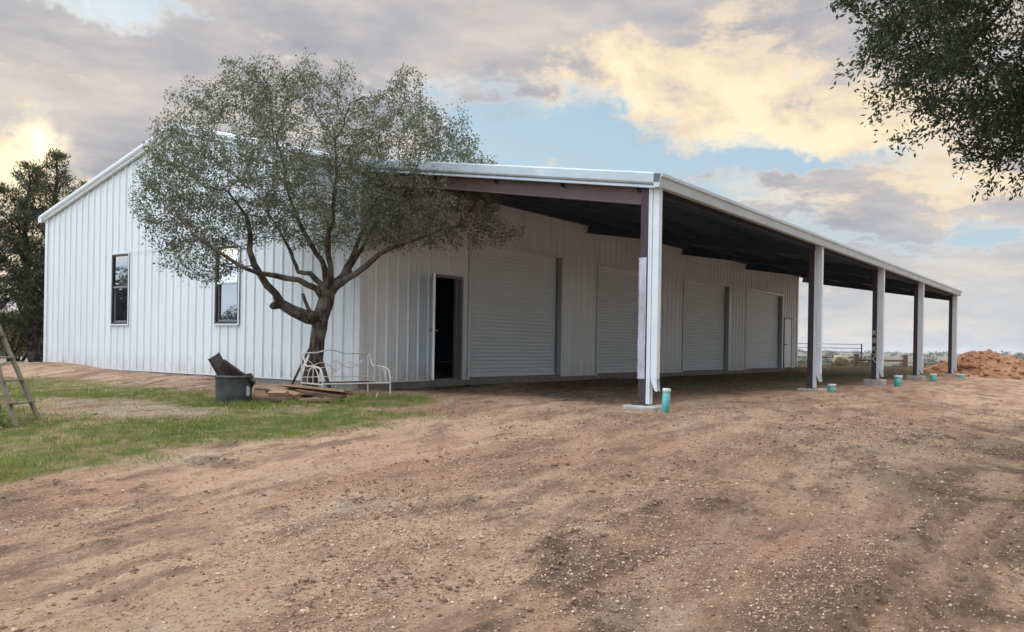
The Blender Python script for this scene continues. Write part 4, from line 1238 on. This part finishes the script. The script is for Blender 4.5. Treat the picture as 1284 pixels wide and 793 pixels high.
ICO = None
def stones(P, S, mat, low=False):
    """irregular rocks at P with radius S, one mesh"""
    n = len(P); S = np.minimum(np.asarray(S), .35)
    if low:
        B = np.array([[1, 0, 0], [-1, 0, 0], [0, 1, 0], [0, -1, 0], [0, 0, 1], [0, 0, -1]], float)
        T = np.array([[0, 2, 4], [2, 1, 4], [1, 3, 4], [3, 0, 4], [2, 0, 5], [1, 2, 5], [3, 1, 5], [0, 3, 5]])
    else:
        p = (1+5**.5)/2
        B = np.array([[-1, p, 0], [1, p, 0], [-1, -p, 0], [1, -p, 0], [0, -1, p], [0, 1, p], [0, -1, -p], [0, 1, -p], [p, 0, -1], [p, 0, 1], [-p, 0, -1], [-p, 0, 1]])/1.9
        T = np.array([[0, 11, 5], [0, 5, 1], [0, 1, 7], [0, 7, 10], [0, 10, 11], [1, 5, 9], [5, 11, 4], [11, 10, 2], [10, 7, 6], [7, 1, 8], [3, 9, 4], [3, 4, 2], [3, 2, 6], [3, 6, 8], [3, 8, 9], [4, 9, 5], [2, 4, 11], [6, 2, 10], [8, 6, 7], [9, 8, 1]])
    m = len(B)
    V = B[None]*rng.uniform(.7, 1.25, (n, m, 1))
    sc = rng.uniform(.6, 1.25, (n, 1, 3)); sc[:, :, 2] *= .65
    V = V*sc
    a = rng.uniform(0, 2*PI, n); ca, sa = np.cos(a)[:, None], np.sin(a)[:, None]
    X = V[:, :, 0]*ca-V[:, :, 1]*sa; Y = V[:, :, 0]*sa+V[:, :, 1]*ca
    t = rng.uniform(-.5, .5, n)[:, None]; Z = V[:, :, 2]*np.cos(t)+X*np.sin(t)
    V = np.stack([X, Y, Z], -1)*S[:, None, None]+P[:, None]
    F = (np.arange(n)[:, None, None]*m+T[None]).reshape(-1, 3)
    return np_mesh('stones', V.reshape(-1, 3), F, mat, False, dict(rnd=np.repeat(rng.random(n), m)))
dirt_pile()

# gravel over the yard (nobody could count it)
def gravel():
    def pts(n, r0, r1, pw=1.0):
        r = r0+(r1-r0)*rng.random(n)**pw; a = TH+rng.uniform(-.68, .68, n)
        return CAM[0]+r*np.cos(a), CAM[1]+r*np.sin(a), r
    x, y, r = pts(330000, 3.0, 18, 1.3)
    g2, soil_shade, pale, md, g = masks(x, y)
    dens = .22+.78*ss(.44, .60, fbm(x*.45+3, y*.9+8, 101, 4)); dens = dens*(1-.85*g)*(.35+.65*ss(-5.0, -7.5, y))
    inb = (x > -.3) & (y > -6.3)
    k = (rng.random(len(x)) < dens) & ~inb
    x, y, r = x[k], y[k], r[k]
    z = terrain(x, y); s = np.clip(rng.lognormal(-5.3, .5, len(x)), .0025, .016)*(.75+.045*r)
    tag(link('gravel', stones(np.stack([x, y, z+s*.2], -1), s, M['stone'], True)), kind='stuff')
    x, y, r = pts(8000, 3.0, 26, 1.2)
    g2, soil_shade, pale, md, g = masks(x, y)
    k = (rng.random(len(x)) < (.12+.88*ss(.5, .66, fbm(x*.6+3, y*.9+8, 103, 4)))*(1-.8*g)) & ~((x > -.3) & (y > -5.2))
    x, y = x[k], y[k]; z = terrain(x, y); s = np.clip(rng.lognormal(-4.6, .38, len(x)), .006, .024)
    tag(link('pebbles', stones(np.stack([x, y, z+s*.1], -1), s, M['stone'])), kind='stuff')
    # dark clods
    x, y, r = pts(60000, 3.0, 22, 1.2)
    cl = ss(.56, .74, fbm(x*1.9+5, y*4.1, 141, 4)); g = masks(x, y)[4]
    rt_ = ss(-10.3, -11.3, y)*ss(.5, .62, fbm(x*1.5, y*2.4, 107, 3))*.8
    k = (rng.random(len(x)) < np.maximum(cl*.55, rt_)*(1-.8*g)*(1-.9*np.exp(-((y+11.0)/.25)**2)*(x < -3.5))) & ~((x > -.3) & (y > -6.3)); x, y = x[k], y[k]
    z = terrain(x, y); s = np.clip(rng.lognormal(-4.6, .5, len(x)), .005, .03)
    tag(link('soil_clods', stones(np.stack([x, y, z], -1), s, clodmat)), kind='stuff')
    # dead leaves
    x, y, r = pts(2600, 3.0, 16, 1.1); k = rng.random(len(x)) < .15+.85*ss(-9.6, -11.2, y); x, y = x[k], y[k]
    P = np.stack([x, y, terrain(x, y)+.008], -1); n = len(P)
    ax = rng.normal(size=(n, 3))*2; ax[:, 2] *= .1
    tag(link('dead_leaves', leaf_mesh('dead_leaves', P, rng.uniform(.02, .05, n), rng.uniform(.008, .018, n), M['deadleaf'], axis=ax, spread=.25)), kind='stuff')
clodmat = simple('dark_clods', (.12, .072, .05), (.21, .13, .085), 20, .95)
gravel()

def grass():
    xs = []; ys = []
    n = 900000
    x = rng.uniform(-13, 3, n); y = rng.uniform(-5.6, 13, n)
    g2, soil_shade, pale, md, g = masks(x, y)
    d = np.hypot(x-CAM[0], y-CAM[1])
    pr = g2*np.clip(9/d, .25, 1)*(.45+.55*ss(.35, .6, fbm(x*1.3, y*1.3, 131, 3)))
    inb = (x > -.15) & (y > -.1)
    ang = np.abs((np.arctan2(y-CAM[1], x-CAM[0])-TH))
    k = (rng.random(n) < pr*.8) & ~inb & (ang < .75)
    x, y, d = x[k], y[k], d[k]
    # lean-to tufts
    m = 30000; x2 = rng.uniform(2, 26, m); y2 = rng.uniform(-6.1, -.3, m); q = masks(x2, y2)[0]
    k2 = rng.random(m) < q*.9; x = np.concatenate([x, x2[k2]]); y = np.concatenate([y, y2[k2]]); 
    z = terrain(x, y)-.004; n = len(x)
    L = rng.uniform(.022, .06, n)*(1+1.1*ss(.55, .7, fbm(x*1.7, y*1.7, 141, 3))); W = rng.uniform(.004, .009, n)
    ax = np.tile(np.array([0, 0, 1.5]), (n, 1))
    print('grass blades', n)
    rn = np.clip(.35*rng.random(n)+.75*(fbm(x*.9, y*.9, 151, 3)-.12), 0, 1)
    tag(link('grass', leaf_mesh('grass', np.stack([x, y, z], -1), L, W, M['grassblade'], axis=ax, rnd=rn, spread=.75)), kind='stuff')
grass()

def tufts():
    P = []; spots = []
    for k in range(34):
        a = rng.uniform(0, 2*PI); spots.append((-2.92+.36*math.cos(a), -.22+.36*math.sin(a)))
    for k in range(60):
        v = pc+RTv*rng.uniform(-.95, 1.0)+FWv*rng.choice([-.5, .55, -.62])*rng.uniform(.8, 1.2); spots.append((v.x, v.y))
    for k in range(420): spots.append((rng.uniform(-8.5, -1.2), rng.uniform(-4.2, 4.5)))
    L = []
    for (x, y) in spots[:94]: P.append(np.stack([rng.normal(x, .035, 26), rng.normal(y, .035, 26)], 1)); L.append(rng.uniform(.05, .12, 26))
    sp = np.array(spots[94:]); g_ = masks(sp[:, 0], sp[:, 1])[0]; sp = sp[g_ > .35]
    for (x, y) in sp: P.append(np.stack([rng.normal(x, .05, 24), rng.normal(y, .05, 24)], 1)); L.append(rng.uniform(.04, .10, 24))
    P = np.concatenate(P); L = np.concatenate(L); n = len(P); z = terrain(P[:, 0], P[:, 1])-.004
    tag(link('grass_tufts', leaf_mesh('grass_tufts', np.stack([P[:, 0], P[:, 1], z], -1), L, rng.uniform(.005, .010, n), M['grassblade'], axis=np.tile(np.array([0, 0, 1.7]), (n, 1)), rnd=rng.uniform(.1, .95, n), spread=.6)), kind='stuff')
tufts()

# pale caliche track at far left behind the soil heap
def track():
    mb = MB(); n = 26; vs = []
    for k in range(n+1):
        t = k/n; x = -.25-4.6*t; y = 13.1-2.0*t+.1*math.sin(k)
        w = .16+.30*t
        for s in (-1, 1):
            px_, py_ = x+s*w*.35, y+s*w; vs.append((px_, py_, gzf(px_, py_)+.075-.02*t))
    mb.add(vs, [(2*k, 2*k+1, 2*k+3, 2*k+2) for k in range(n)])
    m2 = MB(); nv = len(vs)
    mb.add([(v[0], v[1], v[2]-.2) for v in vs], [])
    mb.f += [(2*k, 2*k+2, nv+2*k+2, nv+2*k) for k in range(n)]+[(2*k+1, nv+2*k+1, nv+2*k+3, 2*k+3) for k in range(n)]
    tag(mb.build('path', M['roadpale']), kind='structure')
track()

# boulder
def boulder():
    x, y = 27.55, -1.55; z = float(terrain(x, y, False))
    n = 20; B = []
    r_ = np.random.default_rng(5)
    me = MB(); 
    u = 18; v = 12; vs = []
    for i in range(v+1):
        th = PI*i/v
        for j in range(u):
            ph = 2*PI*j/u
            d = np.array([math.sin(th)*math.cos(ph), math.sin(th)*math.sin(ph), math.cos(th)])
            k = 1+.45*(float(fbm(np.array([d[0]*1.7+5]), np.array([d[1]*1.7+d[2]*2]), 3, 3)[0])-.5)
            q = np.sign(d)*np.abs(d)**.7*k
            vs.append(tuple(q*np.array([.36, .33, .24])))
    me.add(vs, [(i*u+j, i*u+(j+1) % u, (i+1)*u+(j+1) % u, (i+1)*u+j) for i in range(v) for j in range(u)])
    o = me.build('boulder', M['boulder']); o.location = (x, y, z+.20); o.rotation_euler = (.1, .15, math.atan2(RT[1], RT[0]))
    tag(o, 'cream limestone block on the soil bank left of the timber fence post', 'boulder')
boulder()

# timber fence beyond the bays
fp = [(28.9, -1.85), (30.2, -3.65), (37.4, -7.7)]
def fence():
    root = empty('timber_fence', (*fp[0], float(terrain(*fp[0], False)))); O = root.location.copy()
    tag(root, 'weathered timber post and rail fence beyond the far lean-to bays', 'fence')
    allp = fp+[(38.2, -12.5), (27.7, -.2)]
    for k, (x, y) in enumerate(allp):
        z = float(terrain(x, y, False)); mb = MB(); h = 1.02+.05*math.sin(k*3)
        zt = .62 if k < 2 else .55
        mb.tube([(x-O.x, y-O.y, z-O.z-.2), (x-O.x+.01, y-O.y, (z+zt)/2-O.z), (x-O.x+.02, y-O.y, zt-O.z)], [.13, .12, .11], 10); mb.build('post', M['fencewood'], root)
    for (a, b, z) in ((0, 1, .36), (2, 3, .30)):
        A = allp[a]; B = allp[b]; mb = MB(); mb.tube([(A[0]-O.x, A[1]-O.y, z+.02-O.z), ((A[0]+B[0])/2-O.x, (A[1]+B[1])/2-O.y, z-.01-O.z), (B[0]-O.x, B[1]-O.y, z-O.z)], .05, 8); mb.build('rail', M['fencewood'], root)
    A = allp[1]; B = allp[2]
    for z in (.28, .05, -.15):
        mb = MB(); mb.tube([(A[0]-O.x, A[1]-O.y, z-O.z), (B[0]-O.x, B[1]-O.y, z-O.z)], .022 if z == .28 else .006, 5); mb.build('wire', M['handle'], root)
fence()
# dark pipe gate behind the far corner
def gate():
    x0, y0 = 33.0, 3.6; x1, y1 = 35.8, -.4; z = float(terrain(34.2, 2.2, False))
    root = empty('pipe_gate', (x0, y0, z)); tag(root, 'dark pipe livestock gate with pale top rails beyond the far building corner', 'gate')
    dx, dy = x1-x0, y1-y0
    for k, h in enumerate((.12, .32, .52, .72, .95)):
        mb = MB(); mb.tube([(0, 0, h), (dx, dy, h)], .03, 8); mb.build('bar', M['pipefence'], root)
    for h in (1.25, 1.45, 1.66):
        mb = MB(); mb.tube([(0, 0, h), (dx, dy, h)], .022, 6); mb.build('top_rail', M['handle'], root)
    for k in range(5):
        mb = MB(); t = k/4; mb.tube([(dx*t, dy*t, -.1), (dx*t, dy*t, 1.7 if k % 2 == 0 else 1.0)], .035, 8); mb.build('upright', M['pipefence'], root)
gate()

# shrubs beyond the fence
sh = [((37, -.2), (1.3, 1.7), 'dark rounded shrub just right of the second post beyond the berm'),
      ((36, -4.2), (1.1, 1.1), 'grey-green shrub between the fence post and the chalk-marked post'),
      ((38.5, -6.2), (1.2, 1.25), 'low grey shrub right of the chalk-marked post'),
      ((46, -9.6), (1.9, 1.9), 'dull green bush beyond the fence left of the fourth post'),
      ((52, -13.6), (2.0, 1.9), 'bush beyond the fence right of the fourth post'),
      ((56, 7), (2.6, 2.6), 'wide bush in the valley beyond the pipe gate')]
for i, (p, s, lab) in enumerate(sh):
    bushy('shrub', p, s, 2600, lab, 'shrubleaf', 50+i, 'shrub', 'shrubs beyond the fence', (.05, .12), .04, .0, 5)

# far scrub woodland and hedgerows as one mass
def woodland():
    r_ = np.random.default_rng(77); C = []; S = []
    for k in range(3600):
        r = 110*math.exp(r_.random()*math.log(3300/110)); a = TH+r_.uniform(-.95, 1.0)
        x = CAM[0]+r*math.cos(a); y = CAM[1]+r*math.sin(a)
        if (x < 60 and y < 60) or r < 130: continue
        n = float(fbm(np.array([x/120]), np.array([y/60]), 201, 3)[0])
        line = abs(float(fbm(np.array([x/400]), np.array([y/150]), 207, 2)[0])-.5) < .035
        if n < .49 and not line: continue
        C.append((x, y)); S.append(r_.uniform(1.6, 4.6)*(1+r/1600))
    for k in range(500):   # tree line on the horizon
        r = r_.uniform(1700, 3200); a = TH+r_.uniform(-.9, 1.0)
        C.append((CAM[0]+r*math.cos(a), CAM[1]+r*math.sin(a))); S.append(r_.uniform(5, 11))
    C = np.array(C); S = np.array(S); Z = terrain(C[:, 0], C[:, 1], False)
    P = []; L = []
    for (x, y), s, z in zip(C, S, Z):
        d = math.hypot(x-CAM[0], y-CAM[1]); m = int(np.clip(26000/d, 26, 190))
        q = r_.normal(size=(m, 3)); q /= np.linalg.norm(q, axis=1, keepdims=True); q *= (r_.random(m)**.4)[:, None]
        P.append(np.array([x, y, z+s*.32])+q*np.array([s*.8, s*.8, s*.42])); L.append(np.full(m, min(s*.55, d*.0042)))
    P = np.concatenate(P); L = np.concatenate(L); n = len(P)
    tag(link('woodland', leaf_mesh('woodland', P, L*r_.uniform(.6, 1.1, n), L*.6, M['shrubleaf'])), kind='stuff')
    print('woodland', n)
woodland()

# small far farm buildings
def farm(x, y, L, Wd, h, label):
    z = float(terrain(x, y, False)); root = empty('farm_shed', (x, y, z), .9); tag(root, label, 'shed')
    mb = MB(); mb.box(-L/2, L/2, -Wd/2, Wd/2, -.5, h); mb.build('wall', M['bldgfar'], root)
    mb = MB(); mb.prism([(-Wd/2-.3, h), (0, h+Wd*.22), (Wd/2+.3, h), (Wd/2+.3, h-.1), (-Wd/2-.3, h-.1)], (-L/2-.3, 0, 0), (L/2+.3, 0, 0)); mb.build('roof', M['rooftop'], root)
    mb = MB(); mb.box(-1.5, 1.5, -Wd/2-.05, -Wd/2-.01, 0, h*.75); mb.build('door', M['jamb'], root)
def far_at(px, D): 
    u = (px-642)/1055.8; d = FW+RT*u; return CAM[0]+d[0]*D, CAM[1]+d[1]*D
farm(*(620.4, -155.0), 16, 8, 3.2, 'white farm shed far off on the plain above the dirt pile')
farm(*(760.0, -55.0), 14, 9, 3.5, 'tiny pale shed on the far hillside behind the chalk-marked post')

# give every separate strip, jamb or letter a mesh of its own
def split_loose(o, gap=.02):
    me = o.data; n = len(me.vertices); p = list(range(n))
    def f(a):
        while p[a] != a: p[a] = p[p[a]]; a = p[a]
        return a
    for e in me.edges: p[f(e.vertices[0])] = f(e.vertices[1])
    co = np.array([v.co[:] for v in me.vertices]); roots = sorted({f(i) for i in range(n)})
    if len(roots) < 2 or len(roots) > 60: return
    mem = {q: [] for q in roots}
    for i in range(n): mem[f(i)].append(i)
    bb = [(co[m].min(0), co[m].max(0)) for m in mem.values()]; ids = list(mem)
    g = list(range(len(ids)))
    def h(a):
        while g[a] != a: a = g[a]
        return a
    for i in range(len(ids)):
        for j in range(i):
            if np.all(bb[i][0]-gap <= bb[j][1]) and np.all(bb[j][0]-gap <= bb[i][1]): g[h(i)] = h(j)
    cl = {}
    for i in range(len(ids)): cl.setdefault(h(i), []).append(ids[i])
    if len(cl) < 2: return
    polys = [tuple(q.vertices) for q in me.polygons]; mat = me.materials[0]; nm = o.name.split('.')[0]
    for k, grp in enumerate(cl.values()):
        s_ = set(grp); idx = [i for i in range(n) if f(i) in s_]; mp = {a: b for b, a in enumerate(idx)}
        m2 = new_mesh(nm, [co[i] for i in idx], [tuple(mp[a] for a in q) for q in polys if q[0] in mp], mat)
        if k == 0: o.data = m2
        else:
            c = bpy.data.objects.new(nm, m2); COL.objects.link(c); c.parent = o.parent; c.matrix_local = o.matrix_local.copy()
SPLIT = {'corner_trim', 'base_trim', 'jamb', 'guide_rail', 'lap_seam', 'chalk_marking', 'liner', 'door_trim', 'link_deck', 'lower_sash', 'column_trim', 'downspout', 'inner_jamb'}
for o in list(bpy.data.objects):
    if o.type == 'MESH' and o.parent and o.name.split('.')[0] in SPLIT and not o.children: split_loose(o)

# ------------------------------------------------------------------ WORLD
def world():
    w = bpy.data.worlds.new('World'); SC.world = w; w.use_nodes = True
    nt = NT(w.node_tree); bg = w.node_tree.nodes['Background']
    sky = nt.node('ShaderNodeTexSky', sky_type='NISHITA'); sky.sun_disc = False
    sky.sun_elevation = math.radians(13); sky.sun_rotation = PI/2-1.174
    sky.air_density = 1.2; sky.dust_density = 2.0
    d = nt.coord('Generated'); sep = nt.node('ShaderNodeSeparateXYZ'); nt._in(sep.inputs[0], d)
    X, Y, Z = sep.outputs
    warp = nt.noise(d, 6.5, 5, .66, 0, 1)
    wv = nt.vm('SUBTRACT', warp, (.5, .5, .5)); ws = nt.node('ShaderNodeSeparateXYZ'); nt._in(ws.inputs[0], wv)
    az0 = nt.m('ARCTAN2', Y, X); el0 = nt.m('ARCSINE', Z)
    az = nt.m('ADD', az0, nt.m('MULTIPLY', ws.outputs[0], .26)); el = nt.m('ADD', el0, nt.m('MULTIPLY', ws.outputs[1], .15))
    def blob(a, e, wa, we, rot=0., k=1.):
        da = nt.m('SUBTRACT', az, a); de = nt.m('SUBTRACT', el, e)
        if rot:
            c, s = math.cos(rot), math.sin(rot)
            u = nt.m('ADD', nt.m('MULTIPLY', da, c), nt.m('MULTIPLY', de, s)); v = nt.m('SUBTRACT', nt.m('MULTIPLY', de, c), nt.m('MULTIPLY', da, s))
        else: u, v = da, de
        u = nt.m('MULTIPLY', u, 1/wa); v = nt.m('MULTIPLY', v, 1/we)
        q = nt.m('MULTIPLY_ADD', v, v, nt.m('MULTIPLY_ADD', u, u, 1.0))
        # k/(1+r^2)^2-like falloff, cheap and soft
        return nt.m('DIVIDE', k, nt.m('MULTIPLY', q, q))
    def add(l):
        o = l[0]
        for q in l[1:]: o = nt.m('ADD', o, q)
        return o
    # cloud-plane coordinates for perspective-correct structure
    zz = nt.m('ADD', nt.m('MAXIMUM', Z, 0), .16)
    cp = nt.node('ShaderNodeCombineXYZ'); nt._in(cp.inputs[0], nt.m('DIVIDE', X, zz)); nt._in(cp.inputs[1], nt.m('DIVIDE', Y, zz))
    n1 = nt.noise(cp.outputs[0], 1.5, 5, .6, .3); n2 = nt.noise(cp.outputs[0], 3.6, 6, .64, .2); n3 = nt.noise(nt.mapping(d, (2, 2, 9)), 3.2, 5, .6)
    # blue openings
    blue = add([blob(1.088, .335, .085, .030, k=1.15), blob(.70, .25, .09, .06, k=1.0), blob(.60, .225, .14, .035, -.2, .9), blob(.47, .205, .13, .036, .35, 1.3),
                blob(.31, .208, .11, .02, .1, 1.2), blob(.52, .275, .05, .025, .5, .55), blob(.30, .12, .25, .022, 0, .35), blob(.12, .13, .12, .02, 0, .5)])
    hole = nt.rng(nt.m('ADD', blue, nt.m('MULTIPLY', nt.m('SUBTRACT', n2, .5), 2.2)), .22, .95, 0, 1, True)
    rear_open = nt.rng(nt.m('ADD', n1, 0), .52, .64, 0, .5, True)
    outside = nt.rng(Z, .42, .6, 0, 1, True)
    cover = nt.m('SUBTRACT', 1, nt.m('MAXIMUM', hole, nt.m('MULTIPLY', outside, rear_open)), clamp=True)
    # warm, sunlit cloud
    warm = add([blob(1.195, .17, .05, .045, k=1.3), blob(1.18, .10, .14, .06, k=.7), blob(.36, .265, .12, .05, .35, 1.05), blob(.50, .305, .10, .035, .6, .85), blob(.575, .255, .09, .03, -.5, .8),
                blob(.27, .235, .10, .035, .3, .75), blob(.43, .175, .10, .022, .2, .75), blob(.20, .30, .22, .09, 0, .6), blob(.20, .17, .14, .03, 0, .4), blob(.55, .33, .25, .06, 0, .3), blob(1.10, .14, .09, .03, .4, .5), blob(.54, .16, .12, .02, 0, .55),
                blob(.70, .20, .06, .02, .0, .5), blob(1.0, .14, .08, .03, .4, .55), blob(1.13, .33, .05, .012, 0, .6), blob(2.18, .12, .35, .055, 0, .7), blob(.08, .19, .10, .03, 0, .45)])
    warmn = nt.rng(nt.m('ADD', warm, nt.m('MULTIPLY', nt.m('SUBTRACT', n2, .5), 2.9)), .0, 1.45, 0, 1, True)
    grey = nt.ramp(nt.m('ADD', nt.m('MULTIPLY', n1, .7), nt.m('MULTIPLY', n3, .3)), [(.38, (.31, .315, .355)), (.50, (.42, .41, .425)), (.62, (.60, .55, .51))])
    low = nt.rng(Z, .20, .02, 0, 1, True)
    lowc = nt.ramp(n3, [(.34, (.44, .48, .53)), (.5, (.56, .57, .57)), (.66, (.70, .66, .58))])
    grey = nt.mix(nt.m('MULTIPLY', low, .8), grey, lowc)
    wcol = nt.ramp(warmn, [(0, (.44, .42, .42)), (.35, (.66, .56, .46)), (.7, (.81, .67, .47)), (1, (.90, .77, .54))])
    cloud = nt.mix(nt.rng(warmn, .02, .4, 0, 1), grey, wcol)
    edge = nt.m('MULTIPLY', nt.rng(cover, .15, .5, 0, 1, True), nt.rng(cover, .95, .55, 0, 1, True))
    cloud = nt.mix(nt.m('MULTIPLY', edge, .28), cloud, (.86, .82, .74, 1))
    sunglow = blob(1.172, .19, .035, .026, 0, 1.0)
    cloud = nt.mix(nt.m('MINIMUM', sunglow, 1), cloud, (1.5, 1.25, .8, 1))
    # blue of the clear sky: nishita lifted with pale blue
    nsky = nt.vm('SCALE', sky.outputs[0]); nsky.node.inputs[3].default_value = .045
    clear = nt.mix(.75, nsky, nt.ramp(nt.rng(el0, .1, .45, 0, 1), [(0, (.50, .66, .76)), (1, (.30, .52, .74))]))
    col = nt.mix(cover, clear, cloud)
    col10 = nt.vm('SCALE', col); 
    # added fill: unseen sky overhead and facing the gable is brightened
    dn = nt.node('ShaderNodeVectorMath', operation='DOT_PRODUCT'); nt._in(dn.inputs[0], d); dn.inputs[1].default_value = (-.86, .44, .25)
    rear = nt.rng(dn.outputs['Value'], .25, .92, 0, 1, True)
    over = nt.rng(Z, .48, .82, 0, 1, True)
    gain = nt.m('ADD', 9.6, nt.m('ADD', nt.m('MULTIPLY', rear, 22.0), nt.m('MULTIPLY', over, 44.0)))
    nt._in(col10.node.inputs[3], gain)
    tint = nt.mix(rear, (1, 1, 1, 1), (.84, .96, 1.08, 1))
    tinted = nt.vm('MULTIPLY', col10, tint)
    nt._in(bg.inputs['Color'], tinted); bg.inputs['Strength'].default_value = .1
    w.cycles.sampling_method = 'MANUAL'; w.cycles.sample_map_resolution = 256
world()

def haze():
    mb = MB(); mb.box(-6600, 6600, -6600, 6600, -60, 34)
    m = bpy.data.materials.new('haze'); m.use_nodes = True; nt = NT(m.node_tree); m.node_tree.nodes.remove(m.node_tree.nodes['Principled BSDF'])
    v = nt.node('ShaderNodeVolumePrincipled'); v.inputs['Color'].default_value = (.86, .91, 1, 1); v.inputs['Density'].default_value = .00014; v.inputs['Anisotropy'].default_value = .1
    nt.l.new(v.outputs[0], m.node_tree.nodes['Material Output'].inputs['Volume'])
    tag(mb.build('haze', m), kind='stuff')
haze()
sun = bpy.data.lights.new('sun', 'SUN'); sun.energy = .8; sun.angle = math.radians(14); sun.color = (1, .86, .66)
so = bpy.data.objects.new('sun', sun); COL.objects.link(so)
sd = Vector((math.cos(1.174)*math.cos(.23), math.sin(1.174)*math.cos(.23), math.sin(.23)))
so.rotation_euler = sd.to_track_quat('Z', 'Y').to_euler(); so.location = (0, 20, 20)

# ------------------------------------------------------------------ camera
cam = bpy.data.cameras.new('camera'); co = bpy.data.objects.new('camera', cam); COL.objects.link(co); SC.camera = co
cam.sensor_width = 36; cam.lens = 1055.8/1284*36; cam.shift_y = (434.46-396.5)/1284; cam.clip_start = .05; cam.clip_end = 20000
fwv = Vector((math.cos(TH), math.sin(TH), 0))
q = fwv.to_track_quat('-Z', 'Y').to_matrix().to_4x4()
ROLL = .0168
co.matrix_world = Matrix.Translation(CAM) @ q @ Matrix.Rotation(ROLL, 4, 'Z')

SC.view_settings.view_transform = 'Standard'; SC.view_settings.look = 'None'; SC.view_settings.exposure = .34; SC.view_settings.gamma = 1
SC.cycles.max_bounces = 6; SC.cycles.diffuse_bounces = 3; SC.cycles.glossy_bounces = 3; SC.cycles.transmission_bounces = 3; SC.cycles.transparent_max_bounces = 4
